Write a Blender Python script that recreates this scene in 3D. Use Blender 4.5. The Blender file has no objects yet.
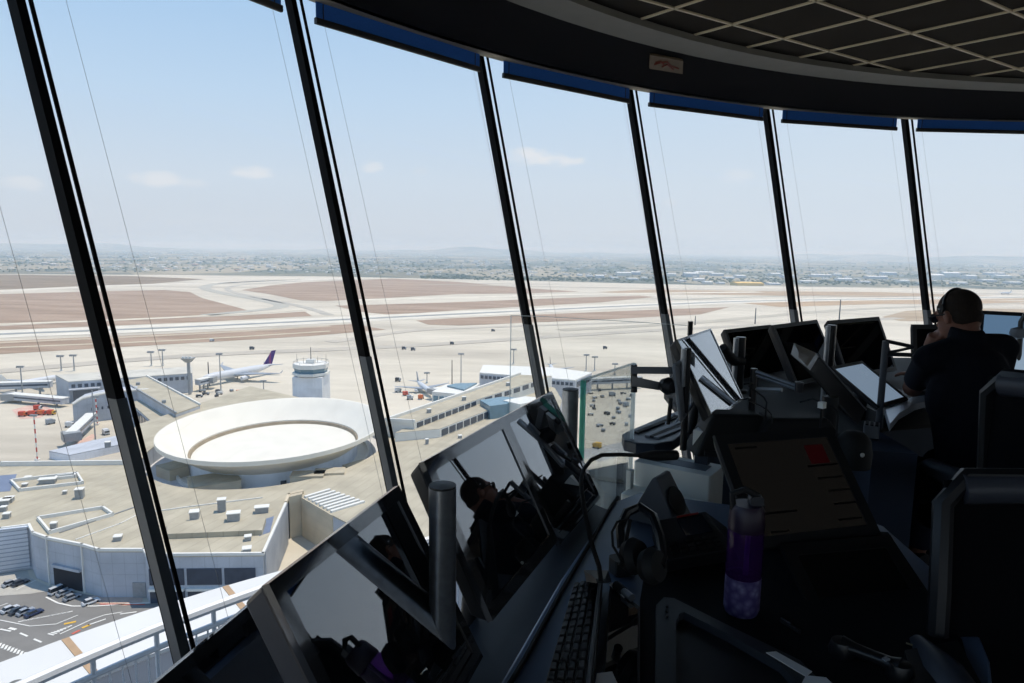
import bpy, bmesh, math, random
from math import sin, cos, pi, radians as RAD, sqrt, atan2, hypot, asin
from mathutils import Vector, Matrix
random.seed(7)
SC = bpy.context.scene
COL = SC.collection
# ------------------------------------------------------------------ camera model
F = 683.0
PITCH, ROLL = RAD(7.6556), RAD(0.77539)
EYE = Vector((0, 0, 1.5))
_f = Vector((0, cos(PITCH), -sin(PITCH)))
_r0 = Vector((1, 0, 0)); _u0 = Vector((0, sin(PITCH), cos(PITCH)))
_r = cos(ROLL) * _r0 + sin(ROLL) * _u0
_u = -sin(ROLL) * _r0 + cos(ROLL) * _u0
def ray(x, y): return _r * ((x - 512) / F) - _u * ((y - 341.5) / F) + _f
def at(x, y, z):
    d = ray(x, y); return EYE + d * ((z - EYE.z) / d.z)
def along(x, y, dist):
    """point on the sight line at horizontal distance dist"""
    d = ray(x, y); return EYE + d * (dist / hypot(d.x, d.y))
def depth(x, y, dd): return EYE + ray(x, y) * dd
def hgt(x, y, yt):
    """height above the ground of what stands at ground pixel (x,y) and tops out at yt"""
    p = at(x, y, G); d = ray(x, yt); return EYE.z + d.z * hypot(p.x, p.y) / hypot(d.x, d.y) - G
AX = Vector((5.12, -0.526, 0))          # axis of the round cab
RE = 8.0                                 # glass radius at eye height
SL = 0.3073                              # outward lean of the glass
G = -98.5                                # apron level, the cab floor is z = 0
DEL = 11.497
def TH(k): return RAD(152.55 - DEL * (k - 1))   # angle of mullion k (1..6 visible)
def cyl(R, th, z): return Vector((AX.x + R * cos(th), AX.y + R * sin(th), z))
def glassR(z): return RE + SL * (z - 1.5)

cam = bpy.data.cameras.new('camera'); camo = bpy.data.objects.new('camera', cam); COL.objects.link(camo)
camo.matrix_world = Matrix(((_r.x, _u.x, -_f.x, EYE.x), (_r.y, _u.y, -_f.y, EYE.y), (_r.z, _u.z, -_f.z, EYE.z), (0, 0, 0, 1)))
cam.sensor_fit = 'HORIZONTAL'; cam.sensor_width = 36.0; cam.lens = F / 1024 * 36.0
cam.clip_start = 0.02; cam.clip_end = 120000
SC.camera = camo
SC.view_settings.view_transform = 'Standard'; SC.view_settings.look = 'None'
SC.view_settings.gamma = 1.0; SC.view_settings.exposure = 0.0; SC.view_settings.use_curve_mapping = False
SC.cycles.transparent_max_bounces = 24
SC.cycles.max_bounces = 8
SC.cycles.use_denoising = True
SC.cycles.volume_bounces = 2

# ------------------------------------------------------------------ materials
def lin(c): return tuple((v / 255 / 12.92) if v / 255 <= 0.04045 else ((v / 255 + 0.055) / 1.055) ** 2.4 for v in c)
MATS = {}
def mat(name, rgb, rough=0.6, metal=0.0, spec=0.5, var=0.12, scale=8.0, srgb=True, emit=None, coat=0.0):
    """plain procedural surface: principled with a little noise in its colour"""
    if name in MATS: return MATS[name]
    m = bpy.data.materials.new(name); m.use_nodes = True; nt = m.node_tree; b = nt.nodes['Principled BSDF']
    c = lin(rgb) if srgb else rgb
    b.inputs['Roughness'].default_value = rough; b.inputs['Metallic'].default_value = metal
    b.inputs['Specular IOR Level'].default_value = spec; b.inputs['Coat Weight'].default_value = coat
    if var > 0:
        tc = nt.nodes.new('ShaderNodeTexCoord'); n = nt.nodes.new('ShaderNodeTexNoise'); n.inputs['Scale'].default_value = scale; n.inputs['Detail'].default_value = 4
        nt.links.new(tc.outputs['Object'], n.inputs['Vector'])
        r = nt.nodes.new('ShaderNodeValToRGB'); e = r.color_ramp.elements
        e[0].position = 0.3; e[1].position = 0.7
        e[0].color = (*[v * (1 - var) for v in c], 1); e[1].color = (*[min(1, v * (1 + var)) for v in c], 1)
        nt.links.new(n.outputs['Fac'], r.inputs['Fac']); nt.links.new(r.outputs['Color'], b.inputs['Base Color'])
    else: b.inputs['Base Color'].default_value = (*c, 1)
    if emit:
        b.inputs['Emission Color'].default_value = (*lin(emit[0]), 1); b.inputs['Emission Strength'].default_value = emit[1]
    MATS[name] = m; return m
def glassmat(name, tint=(0.93, 0.95, 0.96), refl=0.05, rough=0.0):
    if name in MATS: return MATS[name]
    m = bpy.data.materials.new(name); m.use_nodes = True; nt = m.node_tree; nt.nodes.clear()
    o = nt.nodes.new('ShaderNodeOutputMaterial'); mx = nt.nodes.new('ShaderNodeMixShader'); t = nt.nodes.new('ShaderNodeBsdfTransparent'); g = nt.nodes.new('ShaderNodeBsdfGlossy')
    t.inputs[0].default_value = (*tint, 1); g.inputs['Roughness'].default_value = rough
    fr = nt.nodes.new('ShaderNodeLayerWeight'); fr.inputs['Blend'].default_value = 0.12
    ml = nt.nodes.new('ShaderNodeMath'); ml.operation = 'MULTIPLY_ADD'; ml.inputs[1].default_value = 0.5; ml.inputs[2].default_value = refl * 0.2
    nt.links.new(fr.outputs['Fresnel'], ml.inputs[0]); nt.links.new(ml.outputs[0], mx.inputs[0])
    nt.links.new(t.outputs[0], mx.inputs[1]); nt.links.new(g.outputs[0], mx.inputs[2]); nt.links.new(mx.outputs[0], o.inputs[0])
    MATS[name] = m; return m

# ------------------------------------------------------------------ objects
OFF = {}
def tag(o, label=None, cat=None, group=None, kind=None):
    if label: o['label'] = label
    if cat: o['category'] = cat
    if group: o['group'] = group
    if kind: o['kind'] = kind
    return o
def empty(name, loc=(0, 0, 0), label=None, cat=None, group=None, kind=None):
    o = bpy.data.objects.new(name, None); COL.objects.link(o); o.location = loc; o.empty_display_size = 0.1
    OFF[o] = Vector(loc); return tag(o, label, cat, group, kind)
class MB:
    """collects shapes in world coordinates, then becomes one mesh object"""
    def __init__(s): s.v = []; s.f = []; s.sm = []
    def add(s, vs, fs, smooth=False):
        b = len(s.v); s.v += [Vector(v) for v in vs]; s.f += [tuple(b + i for i in f) for f in fs]; s.sm += [smooth] * len(fs); return s
    def box(s, c, size, rz=0.0, M=None):
        x, y, z = (v / 2 for v in size)
        pts = [Vector((a * x, b * y, d * z)) for d in (-1, 1) for a, b in ((-1, -1), (1, -1), (1, 1), (-1, 1))]
        R = M if M else Matrix.Rotation(rz, 3, 'Z')
        c = Vector(c)
        return s.add([c + R @ p for p in pts], [(3, 2, 1, 0), (4, 5, 6, 7), (0, 1, 5, 4), (1, 2, 6, 5), (2, 3, 7, 6), (3, 0, 4, 7)])
    def rbox(s, c, size, rad, M=None, seg=3, axis=2):
        """box with its four edges along axis rounded"""
        a, b = [i for i in range(3) if i != axis]
        h = [v / 2 for v in size]; pts = []
        for cx, cy, a0 in ((1, 1, 0), (-1, 1, 90), (-1, -1, 180), (1, -1, 270)):
            for k in range(seg + 1):
                t = RAD(a0 + 90 * k / seg); pts.append((cx * (h[a] - rad) + rad * cos(t), cy * (h[b] - rad) + rad * sin(t)))
        n = len(pts); vs = []
        for e in (-1, 1):
            for p in pts:
                q = [0, 0, 0]; q[a] = p[0]; q[b] = p[1]; q[axis] = e * h[axis]; vs.append(Vector(q))
        c = Vector(c); R = M if M else Matrix.Identity(3)
        fs = [tuple(range(n - 1, -1, -1)), tuple(range(n, 2 * n))] + [(i, (i + 1) % n, n + (i + 1) % n, n + i) for i in range(n)]
        return s.add([c + R @ v for v in vs], fs)
    def hexa(s, bot, top):
        n = len(bot)
        return s.add(list(bot) + list(top), [tuple(range(n - 1, -1, -1)), tuple(range(n, 2 * n))] + [(i, (i + 1) % n, n + (i + 1) % n, n + i) for i in range(n)])
    def prism(s, poly, z0, z1):
        a = sum(poly[i][0] * poly[(i + 1) % len(poly)][1] - poly[(i + 1) % len(poly)][0] * poly[i][1] for i in range(len(poly)))
        if a < 0: poly = poly[::-1]
        return s.hexa([Vector((p[0], p[1], z0)) for p in poly], [Vector((p[0], p[1], z1)) for p in poly])
    def quad(s, a, b, c, d): return s.add([a, b, c, d], [(0, 1, 2, 3)])
    def tube(s, pts, r, n=8, cap=True, rs=None):
        pts = [Vector(p) for p in pts]; vs = []; m = len(pts)
        up = None
        for i, p in enumerate(pts):
            t = (pts[min(i + 1, m - 1)] - pts[max(i - 1, 0)]).normalized()
            if up is None:
                up = Vector((0, 0, 1)) if abs(t.z) < 0.9 else Vector((1, 0, 0))
            a = t.cross(up).normalized(); b = a.cross(t).normalized(); up = b
            rr = rs[i] if rs else r
            vs += [p + (a * cos(2 * pi * k / n) + b * sin(2 * pi * k / n)) * rr for k in range(n)]
        fs = [(i * n + k, i * n + (k + 1) % n, (i + 1) * n + (k + 1) % n, (i + 1) * n + k) for i in range(m - 1) for k in range(n)]
        if cap: fs += [tuple(range(n - 1, -1, -1)), tuple(range((m - 1) * n, m * n))]
        return s.add(vs, fs, True)
    def lathe(s, c, prof, n=32, M=None, sx=1.0, sy=1.0, rz=0.0, cap=True):
        c = Vector(c); vs = []; R = M if M else Matrix.Rotation(rz, 3, 'Z')
        for r, z in prof:
            vs += [c + R @ Vector((r * cos(2 * pi * k / n) * sx, r * sin(2 * pi * k / n) * sy, z)) for k in range(n)]
        m = len(prof)
        fs = [(i * n + k, i * n + (k + 1) % n, (i + 1) * n + (k + 1) % n, (i + 1) * n + k) for i in range(m - 1) for k in range(n)]
        if cap and prof[0][0] > 1e-6: fs.append(tuple(range(n - 1, -1, -1)))
        if cap and prof[-1][0] > 1e-6: fs.append(tuple(range((m - 1) * n, m * n)))
        return s.add(vs, fs, True)
    def ring(s, R0, R1, z0, z1, a0, a1, n=24, R0t=None, R1t=None):
        """solid ring sector about the cab axis between radii R0..R1 (R0t..R1t at the top)"""
        R0t = R0 if R0t is None else R0t; R1t = R1 if R1t is None else R1t; vs = []
        for i in range(n + 1):
            t = a0 + (a1 - a0) * i / n; vs += [cyl(R0, t, z0), cyl(R1, t, z0), cyl(R1t, t, z1), cyl(R0t, t, z1)]
        fs = []
        for i in range(n):
            for k in range(4): fs.append((i * 4 + k, i * 4 + (k + 1) % 4, i * 4 + 4 + (k + 1) % 4, i * 4 + 4 + k))
        fs += [(0, 1, 2, 3)[::-1], tuple(n * 4 + k for k in range(4))]
        return s.add(vs, fs)
    def build(s, name, m, parent=None, bevel=0.0, seg=2, smooth=None, fix=True, sub=0):
        me = bpy.data.meshes.new(name); o = bpy.data.objects.new(name, me); COL.objects.link(o)
        off = Vector((0, 0, 0))
        if parent is not None:
            o.parent = parent; off = OFF.get(parent, Vector((0, 0, 0)))
        elif len(s.v):
            lo = Vector([min(v[i] for v in s.v) for i in range(3)]); hi = Vector([max(v[i] for v in s.v) for i in range(3)])
            off = Vector(((lo.x + hi.x) / 2, (lo.y + hi.y) / 2, lo.z)); o.location = off
        OFF[o] = off
        me.from_pydata([v - off for v in s.v], [], s.f); me.update()
        for i, p in enumerate(me.polygons): p.use_smooth = s.sm[i] if smooth is None else smooth
        if fix:
            bm = bmesh.new(); bm.from_mesh(me); bmesh.ops.recalc_face_normals(bm, faces=bm.faces); bm.to_mesh(me); bm.free()
        if any(s.sm) or smooth:
            me.set_sharp_from_angle(angle=RAD(40))
        me.materials.append(m)
        if bevel > 0:
            md = o.modifiers.new('b', 'BEVEL'); md.width = bevel; md.segments = seg; md.limit_method = 'ANGLE'; md.angle_limit = RAD(40)
        if sub:
            md = o.modifiers.new('s', 'SUBSURF'); md.levels = sub; md.render_levels = sub
        return o
def copy_tree(o, parent=None):
    c = o.copy(); COL.objects.link(c); c.parent = parent
    if parent is not None: c.matrix_parent_inverse = o.matrix_parent_inverse.copy()
    for ch in list(o.children): copy_tree(ch, c)
    return c
def xy(*ps, z=G): return [tuple(at(x, y, z)[:2]) for x, y in ps]

def edgeglass(name, rgb):
    """polished glass edge that lets daylight through"""
    m = bpy.data.materials.new(name); m.use_nodes = True; nt = m.node_tree; nt.nodes.clear(); o = nt.nodes.new('ShaderNodeOutputMaterial'); mx = nt.nodes.new('ShaderNodeMixShader'); mx.inputs[0].default_value = .5
    t = nt.nodes.new('ShaderNodeBsdfTranslucent'); t.inputs[0].default_value = (*lin(rgb), 1); g = nt.nodes.new('ShaderNodeBsdfTransparent'); g.inputs[0].default_value = (*lin(rgb), 1)
    nt.links.new(t.outputs[0], mx.inputs[1]); nt.links.new(g.outputs[0], mx.inputs[2]); nt.links.new(mx.outputs[0], o.inputs[0]); return m
# ------------------------------------------------------------------ sky, sun, haze
SUN_EL, SUN_AZ = RAD(74), RAD(52)          # azimuth measured clockwise from the view direction
sd = Vector((sin(SUN_AZ) * cos(SUN_EL), cos(SUN_AZ) * cos(SUN_EL), sin(SUN_EL)))
sl = bpy.data.lights.new('sun', 'SUN'); sl.energy = 3.9; sl.angle = RAD(0.6); sl.color = (1.0, 0.90, 0.77)
so = bpy.data.objects.new('sun', sl); COL.objects.link(so); so.rotation_euler = sd.to_track_quat('Z', 'Y').to_euler(); so.location = (0, 0, 60)
W = bpy.data.worlds.new('sky'); SC.world = W; W.use_nodes = True; nt = W.node_tree; nt.nodes.clear()
L = nt.links.new
def N(t, **kw):
    n = nt.nodes.new(t)
    for k, v in kw.items(): setattr(n, k, v)
    return n
def math_(op, a, b=None, c=None):
    n = N('ShaderNodeMath', operation=op)
    for i, v in enumerate((a, b, c)):
        if v is None: continue
        if isinstance(v, (int, float)): n.inputs[i].default_value = v
        else: L(v, n.inputs[i])
    return n.outputs[0]
tc = N('ShaderNodeTexCoord'); sp = N('ShaderNodeSeparateXYZ'); L(tc.outputs['Generated'], sp.inputs[0])
el = math_('ARCSINE', sp.outputs[2]); az = math_('ARCTAN2', sp.outputs[0], sp.outputs[1])
rp = N('ShaderNodeValToRGB'); fac = math_('MULTIPLY_ADD', el, 1 / 1.2, 0.25); L(fac, rp.inputs[0])
stops = [(-0.3, (168, 160, 146)), (-0.02, (194, 202, 212)), (0.0, (198, 206, 216)), (0.03, (204, 212, 222)), (0.09, (206, 218, 231)), (0.2, (190, 214, 238)), (0.36, (160, 198, 236)), (0.7, (114, 162, 222))]
cr = rp.color_ramp
while len(cr.elements) < len(stops): cr.elements.new(0.5)
for e, (a, c) in zip(cr.elements, stops): e.position = a / 1.2 + 0.25; e.color = (*lin(c), 1)
# brighter, whiter sky towards the sun's side
dt = N('ShaderNodeVectorMath', operation='DOT_PRODUCT'); L(tc.outputs['Generated'], dt.inputs[0]); dt.inputs[1].default_value = Vector((sin(RAD(50)), cos(RAD(50)), 0.35)).normalized()
gl = math_('POWER', math_('MAXIMUM', dt.outputs['Value'], 0.0), 3.0)
mx = N('ShaderNodeMix', data_type='RGBA'); L(math_('MULTIPLY', gl, 0.55), mx.inputs['Factor']); L(rp.outputs[0], mx.inputs['A']); mx.inputs['B'].default_value = (*lin((218, 228, 238)), 1)
colr = mx.outputs['Result']
nz = N('ShaderNodeTexNoise'); nz.inputs['Scale'].default_value = 26; nz.inputs['Detail'].default_value = 5; mp = N('ShaderNodeMapping'); mp.inputs['Scale'].default_value = (1, 1, 2.2)
L(tc.outputs['Generated'], mp.inputs[0]); L(mp.outputs[0], nz.inputs['Vector'])
cl = None
for px, py, wx, wy, s in ((153, 179, 22, 7, .5), (254, 171, 20, 7, .55), (371, 166, 13, 6, .45), (543, 158, 36, 10, .75), (24, 184, 16, 7, .35), (195, 183, 16, 4, .2), (736, 176, 18, 7, .22), (668, 203, 9, 4, .15), (420, 171, 10, 4, .15)):
    d = ray(px, py).normalized(); a0 = atan2(d.x, d.y); e0 = asin(d.z)
    q = math_('ADD', math_('POWER', math_('ABSOLUTE', math_('MULTIPLY', math_('SUBTRACT', az, a0), F / wx)), 2.0), math_('POWER', math_('ABSOLUTE', math_('MULTIPLY', math_('SUBTRACT', el, e0), F / wy)), 2.0))
    q = math_('ADD', q, math_('MULTIPLY', math_('SUBTRACT', nz.outputs['Fac'], 0.5), 3.4))
    mr = N('ShaderNodeMapRange', interpolation_type='SMOOTHSTEP'); L(q, mr.inputs['Value']); mr.inputs['From Min'].default_value = -0.2; mr.inputs['From Max'].default_value = 1.25; mr.inputs['To Min'].default_value = s; mr.inputs['To Max'].default_value = 0
    cl = mr.outputs[0] if cl is None else math_('MAXIMUM', cl, mr.outputs[0])
m2 = N('ShaderNodeMix', data_type='RGBA'); L(cl, m2.inputs['Factor']); L(colr, m2.inputs['A']); m2.inputs['B'].default_value = (*lin((238, 236, 236)), 1)
bg = N('ShaderNodeBackground'); bg.inputs['Strength'].default_value = 1.07; L(m2.outputs['Result'], bg.inputs[0])
wo = N('ShaderNodeOutputWorld'); L(bg.outputs[0], wo.inputs[0])

hm = bpy.data.materials.new('summer_haze'); hm.use_nodes = True; hm.node_tree.nodes.clear()
vs = hm.node_tree.nodes.new('ShaderNodeVolumeScatter'); vs.inputs['Color'].default_value = (0.66, 0.84, 1.0, 1); vs.inputs['Density'].default_value = 1.45e-4; vs.inputs['Anisotropy'].default_value = 0.0
ho = hm.node_tree.nodes.new('ShaderNodeOutputMaterial'); hm.node_tree.links.new(vs.outputs[0], ho.inputs['Volume'])
haze = MB().box((0, 15000, G + 90), (60000, 29700, 190)).build('haze', hm); tag(haze, 'pale summer haze over the airfield and plain', 'haze', kind='stuff')

# ------------------------------------------------------------------ land
def landmat(name):
    m = bpy.data.materials.new(name); m.use_nodes = True; return m, m.node_tree, m.node_tree.nodes['Principled BSDF']
def ramp(nt, fac, st):
    r = nt.nodes.new('ShaderNodeValToRGB'); nt.links.new(fac, r.inputs[0])
    while len(r.color_ramp.elements) < len(st): r.color_ramp.elements.new(0.5)
    for e, (p, c) in zip(r.color_ramp.elements, st): e.position = p; e.color = (*lin(c), 1)
    return r.outputs[0]
def tex(nt, kind, scale, stretch=(1, 1, 1), rot=0.0, **kw):
    tc = nt.nodes.new('ShaderNodeTexCoord'); mp = nt.nodes.new('ShaderNodeMapping'); mp.inputs['Scale'].default_value = stretch; mp.inputs['Rotation'].default_value = (0, 0, rot)
    n = nt.nodes.new(kind); n.inputs['Scale'].default_value = scale
    for k, v in kw.items(): n.inputs[k].default_value = v
    nt.links.new(tc.outputs['Object'], mp.inputs[0]); nt.links.new(mp.outputs[0], n.inputs['Vector']); return n
def mix(nt, f, a, b, mode='MIX'):
    n = nt.nodes.new('ShaderNodeMix'); n.data_type = 'RGBA'; n.blend_type = mode
    for s, v in (('Factor', f), ('A', a), ('B', b)):
        if isinstance(v, (int, float)): n.inputs[s].default_value = v
        elif isinstance(v, tuple): n.inputs[s].default_value = (*lin(v), 1)
        else: nt.links.new(v, n.inputs[s])
    return n.outputs['Result']
# plain far away: patchwork of orchards, dry plots, settlements
m, nt2, b = landmat('plain'); 
v1 = tex(nt2, 'ShaderNodeTexVoronoi', 0.0035, (1, 0.55, 1)); n1 = tex(nt2, 'ShaderNodeTexNoise', 0.0011, Detail=5.0)
sepn = nt2.nodes.new('ShaderNodeSeparateColor'); nt2.links.new(v1.outputs['Color'], sepn.inputs[0])
c1 = ramp(nt2, sepn.outputs[0], [(0, (70, 84, 78)), (.3, (96, 104, 92)), (.5, (146, 138, 118)), (.75, (190, 176, 152)), (1, (80, 94, 84))])
c2 = ramp(nt2, n1.outputs['Fac'], [(.35, (62, 78, 74)), (.55, (124, 122, 108)), (.7, (178, 166, 144))])
nt2.links.new(mix(nt2, 0.5, c1, c2), b.inputs['Base Color']); b.inputs['Roughness'].default_value = 1; b.inputs['Specular IOR Level'].default_value = 0
PL = m
mb = MB(); n = 64
mb.add([Vector((45000 * cos(2 * pi * k / n), 45000 * sin(2 * pi * k / n), G - 2)) for k in range(n)], [tuple(range(n))])
tag(mb.build('land_plain', PL), kind='structure')
# airfield concrete
m, nt2, b = landmat('airfield_concrete')
n1 = tex(nt2, 'ShaderNodeTexNoise', 0.006, (0.35, 1.6, 1), 0.32, Detail=6.0); n2 = tex(nt2, 'ShaderNodeTexNoise', 0.09, (0.3, 1, 1), 0.3, Detail=4.0)
c1 = ramp(nt2, n1.outputs['Fac'], [(.32, (170, 161, 146)), (.48, (198, 189, 171)), (.66, (213, 204, 186))])
nt2.links.new(mix(nt2, 0.25, c1, ramp(nt2, n2.outputs['Fac'], [(.35, (176, 167, 151)), (.65, (219, 210, 192))])), b.inputs['Base Color']); b.inputs['Roughness'].default_value = 0.9; b.inputs['Specular IOR Level'].default_value = 0.1
CONC = m
mb = MB(); p = xy((-160, 278), (0, 274), (180, 275), (330, 276.5), (512, 280.5), (700, 285), (900, 288), (1180, 292)); p = [(-700, -400)] + p + [(1200, -400)]
mb.add([Vector((a, c, G)) for a, c in p], [tuple(range(len(p)))]); tag(mb.build('ground', CONC), kind='structure')
def field(name, rgb, px, z=0.15, sc=0.02):
    m, nt2, b = landmat(name + '_soil')
    a = tuple(max(0, v - 22) for v in rgb); c = tuple(min(255, v + 10) for v in rgb)
    n1 = tex(nt2, 'ShaderNodeTexNoise', sc, (0.3, 1.4, 1), 0.3, Detail=6.0)
    nt2.links.new(ramp(nt2, n1.outputs['Fac'], [(.3, a), (.55, rgb), (.7, c)]), b.inputs['Base Color']); b.inputs['Roughness'].default_value = 1; b.inputs['Specular IOR Level'].default_value = 0
    mb = MB(); q = [at(x, y, G + z) for x, y in px]; mb.add(q, [tuple(range(len(q)))]); tag(mb.build(name, m), kind='structure')
BR = (164, 143, 124)
field('dry_field', (140, 124, 104), [(-120, 278), (0, 274.5), (130, 276), (205, 279), (150, 284), (60, 288), (-120, 293)])
field('dry_field', BR, [(-120, 301), (0, 294), (90, 291.5), (165, 290), (190, 292), (202, 298), (240, 308), (256, 313), (150, 318), (0, 323.5), (-120, 328)])
field('dry_field', BR, [(-120, 331), (0, 326), (110, 320.5), (240, 315.5), (305, 311.5), (312, 316), (200, 322), (0, 330), (-120, 335)])
field('dry_field', BR, [(-120, 347), (0, 341), (140, 335), (260, 329.5), (352, 324), (386, 329.5), (310, 336), (200, 342.5), (0, 354), (-120, 361)])
field('dry_field', BR, [(241, 290), (270, 285.5), (302, 282.3), (393, 278.5), (460, 282), (524, 288), (580, 291.5), (520, 293.5), (460, 294), (378, 298.6), (327, 301), (301, 300.5), (268, 294)])
field('dry_field', BR, [(335, 305.5), (362, 305), (460, 302), (560, 298), (640, 295.5), (655, 297), (600, 302.5), (460, 310), (393, 315), (362, 312), (344, 308)])
field('dry_field', BR, [(416, 320.5), (460, 317.8), (524, 315), (660, 309.5), (730, 307), (700, 314.5), (582, 320.5), (460, 325.5), (428, 324.6)])
field('dry_field', (178, 156, 130), [(596, 292), (650, 289.5), (760, 291), (880, 292), (1000, 296), (1150, 301), (1000, 300), (860, 297), (700, 294.5), (640, 294)])
field('dry_field', (182, 158, 130), [(740, 303), (830, 299), (950, 299), (1150, 305), (1000, 304), (880, 304), (780, 307)])
field('dry_field', (176, 158, 134), [(882, 317), (905, 311), (960, 308), (1100, 310), (1100, 318), (960, 322), (900, 321)])
# taxiway and runway strips
def strip(name, rgb, px, w, z=0.3):
    q = [at(x, y, G + z) for x, y in px]
    # subdivide smoothly
    pts = []
    for i in range(len(q) - 1):
        p0, p1, p2, p3 = q[max(i - 1, 0)], q[i], q[i + 1], q[min(i + 2, len(q) - 1)]
        for k in range(6):
            t = k / 6; pts.append(0.5 * ((2 * p1) + (p2 - p0) * t + (2 * p0 - 5 * p1 + 4 * p2 - p3) * t * t + (3 * p1 - p0 - 3 * p2 + p3) * t ** 3))
    pts.append(q[-1]); vs = []; m = len(pts)
    for i in range(m):
        t = pts[min(i + 1, m - 1)] - pts[max(i - 1, 0)]; nn = Vector((-t.y, t.x, 0)).normalized() * w / 2; vs += [pts[i] + nn, pts[i] - nn]
    mb = MB().add(vs, [(2 * i, 2 * i + 1, 2 * i + 3, 2 * i + 2) for i in range(m - 1)])
    return tag(mb.build(name, mat(name + '_%d_%d_%d' % rgb, rgb, 0.95, spec=0.1, var=0.1, scale=0.03)), kind='structure')
RW = [(-120, 339.5), (0, 334), (180, 327), (352, 319), (520, 311), (660, 304.5), (800, 300), (1100, 296)]
strip('runway', (214, 207, 192), RW, 78, 0.25)
strip('runway_center_strip', (150, 152, 148), RW, 16, 0.45)
for px, w, c in (([(-100, 297), (0, 291), (120, 285.5), (260, 281.5), (360, 278)], 60, (212, 204, 188)),
                 ([(205, 315), (280, 307), (262, 300), (222, 293), (205, 287.5), (225, 283), (300, 279.5)], 26, (176, 172, 160)),
                 ([(330, 315), (300, 306), (255, 297), (228, 290), (240, 285), (300, 281)], 14, (178, 172, 160)),
                 ([(352, 300), (460, 297.5), (600, 294), (760, 292)], 40, (214, 206, 188)),
                 ([(-80, 327), (0, 324.2), (160, 318), (300, 310)], 20, (208, 198, 178)),
                 ([(-60, 345), (0, 342.5), (200, 333.5), (330, 326)], 14, (184, 168, 146)),
                 ([(-100, 352), (0, 347.5), (180, 340), (330, 331)], 8, (196, 184, 160)),
                 ([(-100, 380), (0, 371), (200, 355), (420, 345), (640, 331), (900, 318)], 22, (182, 174, 160)),
                 ([(330, 342), (420, 330), (520, 326), (640, 322)], 16, (184, 176, 162)),
                 ([(420, 284), (520, 286), (640, 288), (800, 291)], 22, (176, 168, 152)),
                 ([(560, 330), (700, 322), (860, 309), (1050, 302)], 24, (180, 172, 156)),
                 ([(660, 300), (800, 296), (960, 297), (1100, 299)], 20, (170, 166, 152))):
    strip('taxiway', c, px, w)
# low hills on the horizon
mb = MB(); vs = []; n = 160
for i in range(n + 1):
    a = RAD(-75 + 150 * i / n); R = 15500 + 1500 * sin(i * .31)
    h = 60 + 45 * sin(i * .17 + 1) + 30 * sin(i * .43) + 16 * sin(i * 1.1)
    x, y = R * sin(a), R * cos(a); vs += [Vector((x * .86, y * .86, G - 2)), Vector((x, y, G + h)), Vector((x * 1.2, y * 1.2, G - 2))]
fs = []
for i in range(n): fs += [(i * 3, i * 3 + 3, i * 3 + 4, i * 3 + 1), (i * 3 + 1, i * 3 + 4, i * 3 + 5, i * 3 + 2)]
tag(mb.add(vs, fs, True).build('hills', PL), kind='structure')
# ------------------------------------------------------------------ the round glass cab
MBLK = mat('black_frame', (8, 9, 12), 0.7, spec=0.12, var=0.05)
MSLV = mat('reflection_grey', (92, 98, 104), 0.4, 0.3, var=0.05)
GL = glassmat('window_glass', (0.97, 0.978, 0.982))
ks = [k for k in range(-1, 9)]
angs = [TH(k) for k in ks]
left = 2 * pi - (angs[0] - angs[-1]); nb = 22
angs += [angs[-1] - left * i / nb for i in range(1, nb)]
NW = len(angs)
ZS, ZT = 0.02, 3.5
def lean(th, dr, dt, z):
    """point on the leaning mullion line: dr outward, dt clockwise (towards the right seen from inside)"""
    er = Vector((cos(th), sin(th), 0)); et = Vector((sin(th), -cos(th), 0))
    p = cyl(glassR(z), th, z); return p + er * dr + et * dt
def leanbar(mb, th, r0, r1, t0, t1, z0, z1):
    mb.hexa([lean(th, r, t, z0) for r, t in ((r0, t0), (r1, t0), (r1, t1), (r0, t1))], [lean(th, r, t, z1) for r, t in ((r0, t0), (r1, t0), (r1, t1), (r0, t1))])
ZS = -0.95
SLV = {2: 0.80, 3: 0.80, 4: 0.90, 5: 0.92, 6: 0.93}
for i in range(NW):
    th, th2 = angs[i], angs[(i + 1) % NW]
    if i == NW - 1: th2 -= 2 * pi
    w = empty('window_%d' % (i + 1), cyl(glassR(0), th, 0), kind='structure')
    t0, t1, tb = (-0.014, 0.026, 0.062) if i != 2 else (-0.02, 0.022, 0.042)
    mb = MB(); leanbar(mb, th, 0.0, 0.075, t0, t1, ZS, ZT); mb.build('mullion', MBLK, w)
    mb = MB(); leanbar(mb, th, -0.004, 0.06, t0 - .004, t1 + .004, ZS, SLV.get(i, 0.92)); mb.build('mullion_reflection_sleeve', MSLV, w)  # added sleeve, its lighter grey stands for glass reflection over the lower mullion
    mb = MB(); leanbar(mb, th, 0.0, 0.014, tb, tb + .016, ZS, ZT); mb.build('glazing_bead', MBLK, w)
    g = 0.06
    a0, a1 = th - 0.012 / 8, th2 + 0.012 / 8
    mb = MB(); mb.hexa([cyl(glassR(ZS) + g, a0, ZS), cyl(glassR(ZS) + g, a1, ZS), cyl(glassR(ZS) + g + .012, a1, ZS), cyl(glassR(ZS) + g + .012, a0, ZS)],
                       [cyl(glassR(ZT) + g, a0, ZT), cyl(glassR(ZT) + g, a1, ZT), cyl(glassR(ZT) + g + .012, a1, ZT), cyl(glassR(ZT) + g + .012, a0, ZT)])
    mb.build('pane', GL, w)
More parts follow.
